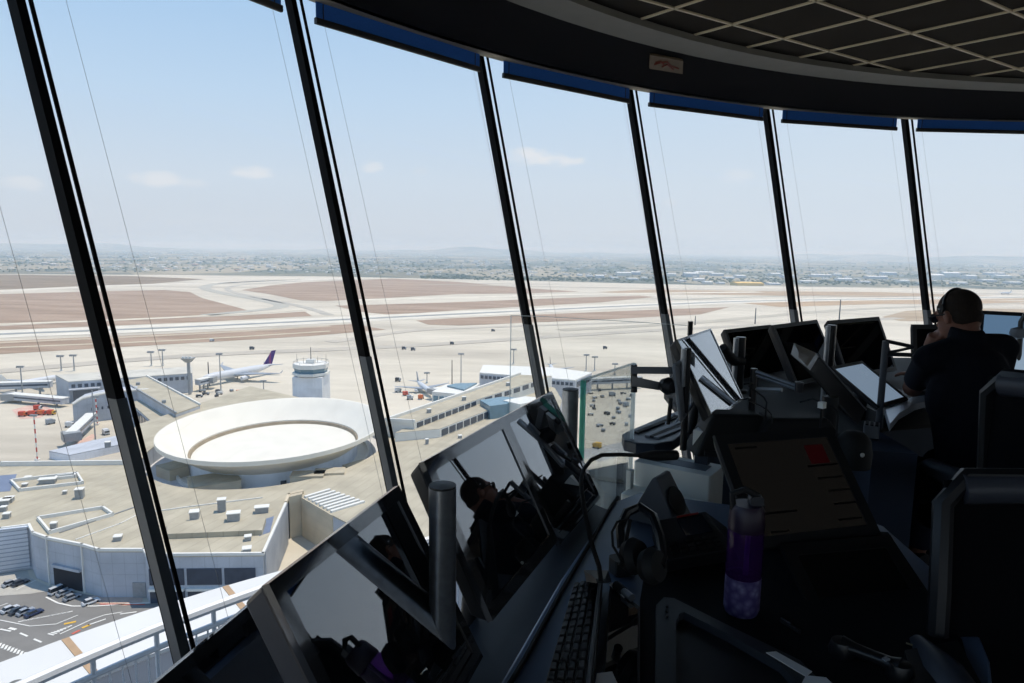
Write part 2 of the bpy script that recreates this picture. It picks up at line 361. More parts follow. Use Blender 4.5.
# floor, sill kerb, bulkhead, soffit, ceiling, roof
DK = mat('dark_carpet', (30, 33, 38), 0.95, spec=0.1, scale=60)
mb = MB(); n = 96
mb.add([cyl(6.15, 2 * pi * k / n, z) for z in (-0.97, 0) for k in range(n)], [tuple(range(n - 1, -1, -1)), tuple(range(n, 2 * n))] + [(k, (k + 1) % n, n + (k + 1) % n, n + k) for k in range(n)])
tag(mb.build('floor', DK), kind='structure')
tag(MB().ring(6.1, 7.28, -1.2, -0.96, 0, 2 * pi, 96).build('floor', DK), kind='structure')
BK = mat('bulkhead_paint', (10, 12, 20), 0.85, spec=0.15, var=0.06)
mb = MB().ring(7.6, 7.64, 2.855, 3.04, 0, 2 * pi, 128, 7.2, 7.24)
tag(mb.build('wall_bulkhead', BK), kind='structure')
SOF = mat('soffit_paint', (176, 168, 148), 0.7, var=0.05)
mb = MB().ring(7.6, 7.74, 2.855, 2.89, 0, 2 * pi, 128); tag(mb.build('trim_1', SOF), kind='structure')
GRY = mat('cornice_grey', (112, 112, 108), 0.75, var=0.05)
mb = MB().ring(6.93, 7.24, 3.035, 3.08, 0, 2 * pi, 128); tag(mb.build('trim_2', GRY), kind='structure')
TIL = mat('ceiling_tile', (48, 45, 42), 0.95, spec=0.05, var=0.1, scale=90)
ZC = 3.085
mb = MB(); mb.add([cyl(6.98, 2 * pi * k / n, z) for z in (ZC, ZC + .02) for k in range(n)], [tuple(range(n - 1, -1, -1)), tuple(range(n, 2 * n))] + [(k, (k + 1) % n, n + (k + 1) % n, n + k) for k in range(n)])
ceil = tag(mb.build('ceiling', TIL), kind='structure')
TB = mat('ceiling_tee', (196, 184, 158), 0.6, var=0.04)
mb = MB()
h = ZC - 1.5
def teebar(ang, o):
    d = Vector((cos(RAD(ang)), sin(RAD(ang)), 0)); nn = Vector((-d.y, d.x, 0)); c0 = nn * o; q = AX - c0; q.z = 0
    s = q.dot(d); p = c0 + d * s; dist = (Vector((p.x, p.y, 0)) - AX).length
    if dist > 6.9: return
    hl = sqrt(6.95 ** 2 - dist ** 2)
    mb.box((p.x, p.y, ZC - .006), (2 * hl, 0.018, 0.012), RAD(ang))
for k in range(-26, 26): teebar(32.4, (1.412 + 0.3765 * k) * h)
for k in range(-26, 26): teebar(-51.0, (3.085 + 0.352 * k) * h)
o = mb.build('ceiling_grid', TB, ceil)
RO = mat('roof_concrete', (188, 186, 180), 0.9)
mb = MB(); mb.add([cyl(9.4, 2 * pi * k / n, z) for z in (3.75, 4.05) for k in range(n)], [tuple(range(n - 1, -1, -1)), tuple(range(n, 2 * n))] + [(k, (k + 1) % n, n + (k + 1) % n, n + k) for k in range(n)])
tag(mb.build('roof', RO), kind='structure')
mb = MB().ring(8.3, 8.95, 3.5, 3.76, 0, 2 * pi, 96); tag(mb.build('trim_3', MBLK), kind='structure')

tag(MB().ring(7.1, 7.2, -5.2, -1.0, 0, 2 * pi, 96).build('wall_shaft', RO), kind='structure')
# roller blinds, pulled up, with guide wires down the lean of the glass
BLU = mat('blue_blind_fabric', (56, 112, 206), 0.85, spec=0.1, var=0.08, scale=120)
bm_, bs = BLU, BLU.node_tree.nodes['Principled BSDF']
BARM = mat('blind_bar', (22, 25, 32), 0.5, var=0.05); WIRE = mat('steel_wire', (150, 154, 158), 0.5, 0.3, var=0)
RB = 7.72
LBL = {1: 'partly rolled down blue blind over the far left window', 2: 'rolled up blue blind over the second window from the left', 3: 'rolled up blue blind over the third window from the left', 4: 'rolled up blue blind over the middle window right of the wall sign', 5: 'rolled up blue blind over the second window from the right edge', 6: 'rolled up blue blind over the last window above the seated person'}
for i in range(NW):
    k = i - 1
    th = angs[i]; step = (angs[i] - angs[(i + 1) % NW]) % (2 * pi)
    a0, a1 = th + RAD(2.9 if k != 1 else 2.1), th - step + RAD(4.55)
    zb = 2.735
    p0, p1 = cyl(RB, a0, 0), cyl(RB, a1, 0); mid = (p0 + p1) / 2; d = (p1 - p0); ang = atan2(d.y, d.x); er = Vector((-d.y, d.x, 0)).normalized()
    b = empty('roller_blind', Vector((mid.x, mid.y, zb)), 'rolled up blue blind behind the camera side of the cab', 'blind', 'blue roller blinds along the window heads')
    nm = {2: 'second from the left, over the pane with the white dish', 3: 'above the pane left of the wall sign'}
    MB().box(Vector((mid.x, mid.y, zb + .085)), (d.length - .01, .006, .14), ang).build('fabric', BLU, b)
    MB().rbox(Vector((mid.x, mid.y, zb + .018)), (d.length, .026, .036), .008, Matrix.Rotation(ang, 3, 'Z'), axis=0).build('bottom_bar', BARM, b)
    for q, s in ((p0, 1), (p1, -1)):
        u = d.normalized() * s; e = (Vector((q.x, q.y, 0)) - AX).normalized()
        c0 = q + u * .06; c0.z = zb
        MB().tube([c0, c0 - e * (SL * (zb + .5)) - Vector((0, 0, zb + .5))], .0008, 4).build('guide_wire', WIRE, b)
    for q, s in ((p0, 1), (p1, -1)):
        u = d.normalized() * s; c0 = q + u * .05; MB().box(Vector((c0.x, c0.y, zb + .072)), (.006, .009, .09), ang).build('side_seam', BARM, b)
    b['label'] = {1: 'blue roller blind over the far left window, only its lower corner showing', 2: 'blue roller blind over the window with the white dish, second from the left', 3: 'blue roller blind left of the small sign on the bulkhead', 4: 'blue roller blind just below and right of the small bulkhead sign', 5: 'blue roller blind over the second window from the right', 6: 'blue roller blind over the rightmost window, above the seated person'}.get(k, 'rolled up blue blind on the far side of the cab, out of the picture')
    if k == 0: b['label'] = 'roller blind left of the leftmost mullion, only its thin guide wire showing'
    if k not in (0, 1, 2, 3, 4, 5, 6):
        for ch in list(b.children): bpy.data.objects.remove(ch) if ch.name.startswith(('guide', 'side')) else None
# outside catwalk ledge and railing, one storey below
LEDM = mat('white_ledge', (214, 214, 211), 0.8, var=0.04, scale=0.6); LGR = mat('grey_deck', (74, 82, 92), 0.8, var=0.08, scale=2)
TAN = mat('tan_joint', (176, 148, 118), 0.9, var=0.1)
A0, A1 = RAD(20), RAD(215)
tag(MB().ring(7.2, 14.95, -5.2, -4.9, A0, A1, 60).build('floor_deck', LGR), kind='structure')
lg = tag(MB().ring(14.95, 16.4, -5.3, -4.84, A0, A1, 90).build('trim_4', LEDM), kind='structure')
for a in range(26, 215, 9):
    t = RAD(a + 4.6 + 0.0); e = Vector((cos(t), sin(t), 0)); MB().box(cyl(15.7, t, -4.835), (1.36, .11, .012), t).build('expansion_joint', TAN, lg)
RLM = mat('white_rail_paint', (214, 218, 222), 0.45, 0.1, var=0.04)
rl = empty('catwalk_railing', cyl(11.6, RAD(140), -4.9), 'white tube railing with thin balusters around the outside catwalk', 'railing')
q = [RAD(100 + 1.5 * i) for i in range(60)]
MB().tube([cyl(11.6, t, -2.61) for t in q], .06, 8).build('handrail', RLM, rl)
MB().tube([cyl(11.6, t, -2.83) for t in q], .032, 6).build('middle_rail', RLM, rl)
MB().tube([cyl(11.6, t, -4.6) for t in q], .032, 6).build('bottom_rail', RLM, rl)
POSTS = [143.36 - 3.09 * 2 + 3.09 * i for i in range(-9, 16)]
for a in POSTS:
    t = RAD(a); MB().tube([cyl(11.6, t, -4.9), cyl(11.6, t, -2.62)], .026, 6).build('post', RLM, rl)
for i in range(84):
    a = 125 + .6365 * (i - 20) - .18
    if min(abs(a - p) for p in POSTS) < .2: continue
    t = RAD(a); MB().tube([cyl(11.6, t, -4.6), cyl(11.6, t, -2.84)], .012, 5).build('baluster', RLM, rl)
p = at(16, 692, -4.84)
bo = empty('vent_cowl', Vector((p.x, p.y, -4.83)), 'small grey round cowl on the white ledge at the bottom left corner', 'vent')
MB().lathe(bo.location, [(.07, 0), (.07, .06), (.1, .07), (.1, .12), (.03, .135)], 16).build('casing', GRY, bo)
# ------------------------------------------------------------------ terminal, rotunda, piers
RZ = G + 14.0
def surf(name, base, lines=None, pitch=5.0, ang=0.0, depth=0.75, rough=0.85, axis='X', noise=0.06, spec=0.2, width=0.06):
    """plain surface with fine panel joints every pitch metres"""
    if name in MATS: return MATS[name]
    m, nt, b = landmat(name)
    n1 = tex(nt, 'ShaderNodeTexNoise', 0.12, Detail=6.0)
    a = tuple(v * (1 - noise * 1.5) for v in base)
    col = ramp(nt, n1.outputs['Fac'], [(.35, a), (.65, base)])
    tcn = nt.nodes.new('ShaderNodeTexCoord'); mp = nt.nodes.new('ShaderNodeMapping'); mp.inputs['Rotation'].default_value = (0, 0, RAD(ang))
    nt.links.new(tcn.outputs['Object'], mp.inputs[0]); s = nt.nodes.new('ShaderNodeSeparateXYZ'); nt.links.new(mp.outputs[0], s.inputs[0])
    def joint(o):
        d = nt.nodes.new('ShaderNodeMath'); d.operation = 'DIVIDE'; nt.links.new(o, d.inputs[0]); d.inputs[1].default_value = pitch
        f = nt.nodes.new('ShaderNodeMath'); f.operation = 'FRACT'; nt.links.new(d.outputs[0], f.inputs[0])
        l = nt.nodes.new('ShaderNodeMath'); l.operation = 'LESS_THAN'; nt.links.new(f.outputs[0], l.inputs[0]); l.inputs[1].default_value = width; return l.outputs[0]
    for ax in axis:
        mm = nt.nodes.new('ShaderNodeMath'); mm.operation = 'MULTIPLY'; nt.links.new(joint(s.outputs['XYZ'.index(ax)]), mm.inputs[0]); mm.inputs[1].default_value = depth
        col = mix(nt, mm.outputs[0], col, lines or tuple(v * .7 for v in base))
    nt.links.new(col, b.inputs['Base Color']); b.inputs['Roughness'].default_value = rough; b.inputs['Specular IOR Level'].default_value = spec
    MATS[name] = m; return m
ROOFM = surf('beige_roofing', (186, 177, 156), pitch=4.0, ang=17, depth=0.5, width=0.05)
ROOFW = surf('white_roofing', (206, 202, 190), pitch=9.0, ang=17, depth=0.2, width=0.04)
FAC = surf('grey_cladding', (190, 194, 200), pitch=3.4, axis='XZ', depth=0.35, width=0.05)
LOUV = surf('louvre_cladding', (206, 210, 216), lines=(140, 148, 158), pitch=1.3, axis='Z', depth=0.9, width=0.25)
FINM = surf('fin_cladding', (186, 188, 190), lines=(96, 104, 116), pitch=1.5, axis='Y', depth=0.9, width=0.35)
BEI = surf('beige_stone', (212, 198, 172), pitch=3.0, axis='Z', depth=0.25, width=0.05)
WHT = mat('white_parapet', (222, 220, 212), 0.7, var=0.05, scale=0.3)
DGL = mat('dark_glazing', (58, 68, 82), 0.15, 0.0, 0.6, var=0.15, scale=0.5)
BGL = mat('blue_glazing', (96, 128, 142), 0.2, 0.0, 0.6, var=0.1, scale=0.3)
DRKM = mat('dark_grey_and_shade', (40, 42, 48), 0.8, var=0.1, scale=0.4)  # dark grey metal, and the painted shade of the garage mouth
GRYM = mat('plant_grey', (150, 152, 152), 0.6, 0.1, var=0.1, scale=1)
DISHM = surf('white_dish', (226, 221, 208), lines=(188, 176, 156), pitch=14, axis='X', depth=0.12, noise=0.02, width=0.03, rough=0.7)
BLUM = surf('pale_blue_cladding', (232, 236, 242), pitch=1.2, axis='X', depth=0.2, width=0.1)
def pr(px, z0, z1, name, m, par, zref=None, bevel=0):
    mb = MB(); p = xy(*px, z=zref if zref is not None else z1); mb.prism(p, z0, z1); return mb.build(name, m, par, bevel=bevel)
def edge(px, z, name, m, par, h=1.0, w=0.6, dz=0.0):
    mb = MB(); q = [at(x, y, z) for x, y in px]
    for a, b in zip(q, q[1:]):
        d = b - a; mb.box(((a + b) / 2) + Vector((0, 0, h / 2 + dz)), (d.length + w, w, h), atan2(d.y, d.x))
    return mb.build(name, m, par)
def panel(mb, a, b, u0, u1, z0, z1, out=0.15, th=0.3):
    """flat box on the wall a->b (world xy), u along it"""
    a = Vector((a[0], a[1], 0)); b = Vector((b[0], b[1], 0)); d = b - a; nn = Vector((d.y, -d.x, 0)).normalized()
    p = a + d * u0; q = a + d * u1; c = (p + q) / 2 + nn * out; c.z = (z0 + z1) / 2
    return mb.box(c, ((q - p).length, th, z1 - z0), atan2(d.y, d.x))
T = empty('terminal_building', at(150, 540, G), 'big beige roofed airport terminal with folded grey cladding walls below the tower', 'terminal building')
A = [(-90, 541), (0, 529.5), (29, 526), (33, 534), (47, 539), (82, 546), (99, 551), (144, 551), (147, 556), (263, 555), (286, 504), (289, 497), (302, 494), (302, 497.5), (333, 515.5), (420, 560), (470, 540), (540, 480), (562, 400), (555, 388), (524, 378), (389, 421), (375, 415), (250, 386), (136, 425), (128, 437), (127, 452), (131, 464.5), (0, 466), (-90, 469)]
RCX, RCY, MA, MB_ = -105.0, 293.0, 49.0, 59.5
Q = xy(*A, z=RZ); t0 = atan2((Q[10][1] - RCY) / MB_, (Q[10][0] - RCX) / MA)
HOLE = [(RCX + MA * cos(t0 - 2 * pi * i / 48), RCY + MB_ * sin(t0 - 2 * pi * i / 48)) for i in range(49)]
def keyhole(sgn):
    a = sum(Q[i][0] * Q[(i + 1) % len(Q)][1] - Q[(i + 1) % len(Q)][0] * Q[i][1] for i in range(len(Q)))
    h = HOLE if a > 0 else HOLE[::-1]
    return Q[:11] + h + Q[10:]
MB().prism(keyhole(1), G, RZ - 0.4).build('wall_cladding', FAC, T); MB().prism(keyhole(1), RZ - 0.4, RZ).build('main_roof', ROOFM, T)
MOZ = -91.5
MB().prism(HOLE[:-1], MOZ - 1, MOZ).build('moat_floor', surf('moat_paving', (214, 214, 214), pitch=6, depth=.2), T)
edge(A[0:3], RZ, 'parapet', WHT, T, 0.7, 0.7); edge(A[2:11], RZ, 'parapet', WHT, T, 0.8, 0.7); edge(A[27:30], RZ, 'parapet', WHT, T, 1.8, 0.9)
edge([(286, 504), (289, 497), (302, 494)], RZ, 'parapet', BEI, T, 1.2, 0.9)
P_ = lambda i: at(A[i][0], A[i][1], RZ)
panel(MB(), P_(0), P_(2), 0.0, 0.985, G + 1.0, RZ - 0.2, 0.3, 0.5).build('louvre_wall', LOUV, T)
panel(MB(), P_(9), P_(10), 0.02, 0.98, G + 0.2, RZ + 0.5, 0.3, 0.5).build('fin_screen', FINM, T)
for u in (0.0, 1.0): panel(MB(), P_(4), P_(5), u - .012, u + .012, G, RZ + .5, 0.2, 0.5).build('corner_trim', WHT, T)
panel(MB(), P_(4), P_(5), 0.14, 0.93, G + .05, G + 6.0, 0.1, 0.3).build('garage_shade_panel', DRKM, T)  # flat dark panel painted as the shade inside the garage
panel(MB(), P_(4), P_(5), 0.14, 0.93, G + 6.0, G + 6.8, 0.4, 0.9).build('garage_lintel', FAC, T)
panel(MB(), P_(6), P_(7), 0.70, 0.99, G + .05, G + 4.6, 0.1, 0.3).build('roller_door', GRYM, T)
for u0, u1 in ((0.01, 0.31), (0.335, 0.635), (0.66, 0.93)):
    f = panel(MB(), P_(8), P_(9), u0, u1, G + 5.4, G + 10.2, 0.1, 0.35).build('window', DGL, T)
    panel(MB(), P_(8), P_(9), u0, u1, G + .1, G + 3.6, 0.1, 0.35).build('shopfront', DGL, T)
    panel(MB(), P_(8), P_(9), u0, u1, G + 3.9, G + 4.6, 0.5, 1.2).build('canopy', WHT, T)
# low curbs and plateaus on the roof
for i, px in enumerate(([(11, 482), (20, 491.5), (83, 484), (77, 474.5)], [(38, 519.5), (50, 534), (113, 516), (103, 509)], [(57, 480), (76, 477.5), (74, 475.5), (56, 478)])):
    edge(px + px[:1], RZ, 'roof_curb', WHT, T, 1.1, 0.6)
pr([(-30, 478), (17, 474), (10, 491), (-30, 494)], RZ, RZ + 0.06, 'roof_well_shade', mat('blue_well_shade', (112, 124, 146), 0.7, var=0.1, scale=.3), T)  # flat slab, the blue shade of a sunken pit put into its colour
pr([(-40, 532), (0, 527), (28, 523.5), (31, 526), (0, 529.5), (-40, 534)], RZ, RZ + 0.3, 'roof_step', BLUM, T)
pr([(168, 520.5), (266, 517.5), (262, 530), (166, 534)], RZ, RZ + 1.6, 'roof_plateau', ROOFM, T)
pr([(262, 520), (274, 516), (270, 532), (259, 536)], RZ, RZ + 0.05, 'roof_well_shade', mat('blue_well_shade', (112, 124, 146)), T)
edge([(147, 513), (190, 507), (262, 498)], RZ, 'roof_pipe', WHT, T, 0.35, 0.35)
edge([(60, 533), (105, 518), (142, 505)], RZ, 'roof_pipe', GRYM, T, 0.35, 0.35)
edge([(76, 540), (120, 524), (140, 514)], RZ, 'roof_pipe', WHT, T, 0.3, 0.3)
# stone stair tower with dark slot and louvred skylight wing
pr([(289, 497), (297, 495.2), (302, 494), (303, 489), (292, 491)], G, RZ + 1.0, 'stair_tower', BEI, T, RZ + 1)
panel(MB(), at(297.3, 495.6, RZ), at(301.5, 494.6, RZ), 0.05, 0.95, G + 1, RZ - 1.5, 0.5, 0.4).build('slot_window', DGL, T)
mb = MB()
for k in range(8):
    t = k / 7; a = at(305 + 26 * t, 498 + 14.5 * t, RZ); b = at(330 + 34 * t, 490.5 + 12 * t, RZ); d = b - a
    mb.box((a + b) / 2 + Vector((0, 0, .35)), (d.length, 1.15, 0.7), atan2(d.y, d.x))
mb.build('skylight_louvres', WHT, T)
panel(MB(), at(302, 497.5, RZ), at(333, 515.5, RZ), 0.0, 1.0, G, RZ + .1, 0.15, 0.3).build('skylight_wing_wall', BEI, T)
# diagonal concourse with strip windows
UZ, LZ = RZ + 7.0, RZ + 4.0
pr([(386, 421.5), (520, 375), (552, 376), (478, 399.5), (414, 423)], G, UZ, 'concourse', WHT, T, UZ); pr([(386, 421.5), (520, 375), (552, 376), (478, 399.5), (414, 423)], UZ, UZ + .15, 'concourse_roof', ROOFM, T, UZ)
edge([(414, 423), (386, 421.5), (520, 375)], UZ, 'concourse_parapet', WHT, T, 1.6, 1.0)
a, b = at(414, 423, UZ), at(478, 399.5, UZ)
for k in range(9): panel(MB(), a, b, 0.04 + k * .105, 0.12 + k * .105, LZ + .4, UZ - .4, 0.1, 0.4).build('window', DGL, T)
a, b = at(478, 399.5, UZ), at(552, 376, UZ)
for k in range(6): panel(MB(), a, b, 0.08 + k * .12, 0.16 + k * .12, UZ - 3, UZ - .4, 0.1, 0.4).build('window', DGL, T)
pr([(395, 433), (414, 424), (478, 401), (506, 401), (490, 409.5), (440, 429)], G, LZ, 'lower_concourse', WHT, T, LZ); pr([(395, 433), (414, 424), (478, 401), (506, 401), (490, 409.5), (440, 429)], LZ, LZ + .15, 'lower_concourse_roof', ROOFM, T, LZ)
a, b = at(440, 429, LZ), at(490, 409.5, LZ)
for k in range(7): panel(MB(), a, b, 0.03 + k * .14, 0.14 + k * .14, RZ + .4, LZ - .6, 0.1, 0.4).build('window', DGL, T)
pr([(480, 400), (503, 396.5), (520, 398), (506, 404), (490, 406)], RZ, LZ + 3, 'glazed_lantern', BGL, T, LZ + 3)
pr([(503, 401), (525, 397), (548, 399), (520, 405)], RZ, LZ + 3.4, 'lantern_roof', WHT, T, LZ + 3)
pr([(432, 391.5), (446, 384.3), (480, 383.5), (464, 394.5)], G, G + 12, 'glazed_hall', WHT, T, G + 12)
pr([(447, 387), (455, 384.8), (477, 384.2), (464, 391)], G + 12, G + 13, 'hall_skylight', BGL, T, G + 12)
a, b = at(432, 391.5, G + 12), at(464, 394.5, G + 12)
for k in range(5): panel(MB(), a, b, 0.05 + k * .19, 0.19 + k * .19, G + 6, G + 9.5, 0.1, 0.4).build('window', BGL, T)
# rooftop plant boxes and pipes
VENT = [(48, 483, 5, 2.5, 1.6), (80, 498, 2.4, 2.4, 3.2), (5, 504, 3, 3, 1.5), (9, 502, 2.5, 2.5, 1.5), (4, 511, 1.6, 1.6, 1.4), (7, 518, 1.8, 1.8, 1.5), (54, 528, 1.6, 1.6, 1.6), (28, 479, 2, 2, .8), (25, 486, 1.6, 1.6, .8), (65, 494, 1.2, 1.2, 1.0), (222, 511, 2.4, 2.4, 4.0), (262, 512, 4, 2.5, 1.8), (195, 523, 2.6, 2.6, 2.2), (234, 525, 3.6, 2.6, 2.4), (248, 540, 1.8, 1.8, 1.2), (247, 552, 2.2, 2.2, 1.2), (118, 540, 2, 2, 1.2), (195, 524, 0, 0, 0), (108, 447, 2, 2, 2.2), (427, 444, 1.3, 1.3, 2.2), (460, 438, 1.6, 1.6, 1.2), (520, 420, 1.6, 1.6, 1.2)]
for i, (px, py, sx, sy, h) in enumerate(VENT):
    if sx == 0: continue
    p = at(px, py, RZ)
    if i in (12, 13): p.z = RZ + 1.6
    v = empty('roof_vent', p, 'pale plant box or cowl standing on the beige terminal roof', 'roof vent', 'plant boxes on the terminal roof')
    MB().box(p + Vector((0, 0, h / 2)), (sx, sy, h), 0.3).build('casing', GRYM, v)
    MB().box(p + Vector((0, 0, h + .12)), (sx * 1.15, sy * 1.15, .24), 0.3).build('cap', WHT, v)
for px, py in ((429, 413), (464, 400.5), (508, 386)):
    p = at(px, py, UZ); p.z += .15; v = empty('roof_vent', p, 'small cowl on the roof of the long diagonal concourse', 'roof vent', 'cowls on the concourse roof')
    MB().box(p + Vector((0, 0, .9)), (1.8, 1.8, 1.8), .4).build('casing', GRYM, v); MB().box(p + Vector((0, 0, 1.9)), (2.1, 2.1, .25), .4).build('cap', WHT, v)
# ---------------- rotunda
RC = Vector((-103.2, 293.0, RZ + .05)); RX, RY, RIM = 46.0, 54.5, RZ + 8.55
RO_ = empty('rotunda', RC, 'large white dish roof like a shallow bowl on a round drum', 'rotunda')
rr = lambda prof: [(r, z) for r, z in prof]
c = Vector((RC.x, RC.y, RIM))
MB().lathe(c, [(.742, -9.6), (.86, -5.6), (.985, -2.0), (1.0, -1.7), (1.0, 0), (.99, .05), (.972, -.3), (.90, -3.0), (.757, -8.3), (.752, -8.4), (.752, -8.9)], 96, sx=RX, sy=RY, cap=False).build('dish_rim', DISHM, RO_, smooth=True)
MB().lathe(c, [(.728, -10.2), (.72, -10.2), (0, -9.8)], 96, sx=RX, sy=RY, cap=False).build('dish_floor', DISHM, RO_)
MB().lathe(c, [(.756, -8.32), (.752, -8.9), (.738, -9.0), (.728, -10.4)], 96, sx=RX, sy=RY, cap=False).build('ring_step', mat('weathered_shaded_beige', (150, 136, 114), .9, var=.15, scale=.3), RO_)  # step face darkened for brown staining and for the shade on it
MB().lathe(c, [(.742, MOZ - RIM + .05), (.742, -9.5), (.735, -9.45)], 96, sx=RX, sy=RY, cap=False).build('drum', BLUM, RO_)
MB().lathe(Vector((RC.x, RC.y, MOZ)), [(.86, 0), (.86, 1.6), (.84, 1.6), (.84, .3), (.70, .3)], 96, sx=RX, sy=RY, cap=False).build('moat_kerb', WHT, T)
for px, py, s, h, a in ((214, 478, (17, 13), 5.6, .55), (308, 478, (12, 6.5), 7.6, .12), (330, 475, (11, 6.5), 7.6, .2), (358, 462, (10, 7), 5.0, .9), (172, 462, (10, 8), 4.4, -.6)):
    p = at(px, py, MOZ + 6); p.z = MOZ; MB().box(p + Vector((0, 0, h / 2)), (s[0], s[1], h), a).build('annex', BEI, T)
    MB().box(p + Vector((0, 0, h + .1)), (s[0] + .4, s[1] + .4, .25), a).build('annex_roof', ROOFM, T)
for x in (-.05, .45):
    t = -pi / 2 + x; MB().box((RC.x + RX * .742 * cos(t), RC.y + RY * .742 * sin(t) - .1, MOZ + 1.6), (2.2, .6, 2.0), x).build('drum_hatch', DGL, RO_)
# ---------------- old control tower
p = at(312, 400, G); p = Vector((p.x * .93, p.y * .93, G)); H0 = 100
ot = empty('control_tower', p, 'old white control tower with antennas standing behind the white dish', 'control tower')
d = hypot(p.x, p.y)
def zy(y): 
    q = ray(312, y); return EYE.z + q.z * d / hypot(q.x, q.y)
k = d / 683 * 1.05; tw = 27 * k / 2
MB().hexa([p + Vector((a * tw, b * tw, 0)) for a, b in ((-1, -1), (1, -1), (1, 1), (-1, 1))], [p + Vector((a * tw, b * tw, zy(375) - G)) for a, b in ((-1, -1), (1, -1), (1, 1), (-1, 1))]).build('shaft', surf('white_tower_cladding', (232, 234, 236), pitch=2.2, axis='XZ', depth=.15, width=.1), ot)
def octo(r, z): return [Vector((p.x + r * cos(pi / 8 + i * pi / 4), p.y + r * sin(pi / 8 + i * pi / 4), z)) for i in range(8)]
MB().hexa(octo(17 * k, zy(374)), octo(17 * k, zy(371.5))).build('gallery', WHT, ot)
MB().hexa(octo(14.4 * k, zy(371.5)), octo(15.6 * k, zy(367))).build('cab_glazing', BGL, ot)
MB().hexa(octo(16.4 * k, zy(367)), octo(16.4 * k, zy(363))).build('cab_roof', WHT, ot)
mb = MB()
for i in range(8):
    a, b = octo(15.6 * k, zy(360.5))[i], octo(15.6 * k, zy(360.5))[(i + 1) % 8]; mb.tube([a, b], .12, 5); mb.tube([a, Vector((a.x, a.y, zy(363)))], .1, 5)
mb.build('roof_railing', GRYM, ot)
for dx, y0, r in ((0, 347, .28), (-13, 354, .14), (14, 354, .14), (-7, 357, .12), (6, 356, .12)):
    q = p + Vector((dx * k, 0, 0)); MB().tube([Vector((q.x, q.y, zy(363))), Vector((q.x, q.y, zy(y0)))], r, 6, rs=[r, r * .5]).build('antenna', DRKM, ot)
q = p + Vector((0, 0, 0)); MB().box(Vector((q.x, q.y, zy(361))), (5, 4, 2.4)).build('plant_room', WHT, ot)
for px, py in ((315, 381), (317.5, 389)):
    q = ray(px, py); s = (d - tw * 1.05) / hypot(q.x, q.y); MB().box(EYE + q * s, (1.4, .4, 1.8)).build('hatch', DGL, ot)
# ---------------- left pier with strip windows
PZ = G + 13.5
lp = empty('pier_building', at(70, 404, G), 'long white roofed pier left of the dish with a row of small windows', 'pier')
q = [(55.4, 374.8), (68.4, 381.6), (192, 373), (192, 366.3)]
pr(q, G, PZ - .5, 'walls', FAC, lp, PZ); pr(q, PZ - .5, PZ, 'roof_slab', ROOFW, lp, PZ)
a, b = at(68.4, 381.6, PZ), at(192, 373, PZ)
for k in range(20): panel(MB(), a, b, .02 + k * .049, .05 + k * .049, PZ - 4.2, PZ - 2.0, 0.15, 0.4).build('window', DGL, lp)
panel(MB(), a, b, .03, .22, G + 1, PZ - 5.2, 1.5, 3.0).build('lower_glazing', DGL, lp)
panel(MB(), a, b, .0, .24, PZ - 5.2, PZ - 4.6, 2.2, 4.6).build('balcony', FAC, lp)
# arched hall
ah = T
base = [(74, 425), (84, 423.5), (97, 421.5), (112, 419.5), (130, 417.5), (150, 415.5)]; tops = [404, 398, 394.6, 391.8, 390, 389.5]
top = []; bot = []
for (x, y), t in zip(base, tops):
    g0 = at(x, y, G); top.append(Vector((g0.x, g0.y, G + hgt(x, y, t)))); bot.append(g0)
mb = MB(); back = Vector((-.42, .9, 0)) * 12
for i in range(len(top) - 1):
    mb.hexa([bot[i], bot[i + 1], bot[i + 1] + back, bot[i] + back], [top[i], top[i + 1], top[i + 1] + back, top[i] + back])
mb.build('arched_hall', FAC, ah); MB().tube(top, .8, 6).build('arched_roof_edge', WHT, ah)
for x in (87, 92, 98, 103, 109):
    g0 = at(x, 423 - (x - 84) * .13, G); MB().box(Vector((g0.x - .1, g0.y - .3, G + 7.5)), (1.6, .6, 1.6)).build('window', DGL, ah)
# walkway bridges towards the rotunda
wb = T
q = [(122, 381), (147, 376.5), (200, 405), (176, 413.5)]; pr(q, G, RZ + 1.5, 'upper_walls', FAC, wb, RZ + 2); pr(q, RZ + 1.5, RZ + 2, 'upper_roof', ROOFM, wb, RZ + 2)
edge([(147, 376.5), (200, 405)], RZ + 2, 'parapet', WHT, wb, .9, .7); edge([(122, 381), (176, 413.5)], RZ + 2, 'parapet', GRYM, wb, .9, .7)
q = [(131, 403), (143, 398), (172, 416), (158, 427)]; pr(q, G, RZ - 3.5, 'lower_walls', FAC, wb, RZ - 3); pr(q, RZ - 3.5, RZ - 3, 'lower_roof', ROOFM, wb, RZ - 3)
a, b = at(131, 403, RZ - 3), at(158, 427, RZ - 3)
for k in range(9): panel(MB(), a, b, .03 + k * .11, .11 + k * .11, G + 3.5, RZ - 4.5, 0.15, 0.4).build('window', DGL, wb)
for px, py in ((138, 385), (164, 403)):
    p = at(px, py, RZ + 2); MB().box(p + Vector((0, 0, .8)), (2, 2, 1.6), .4).build('roof_cowl', GRYM, wb)
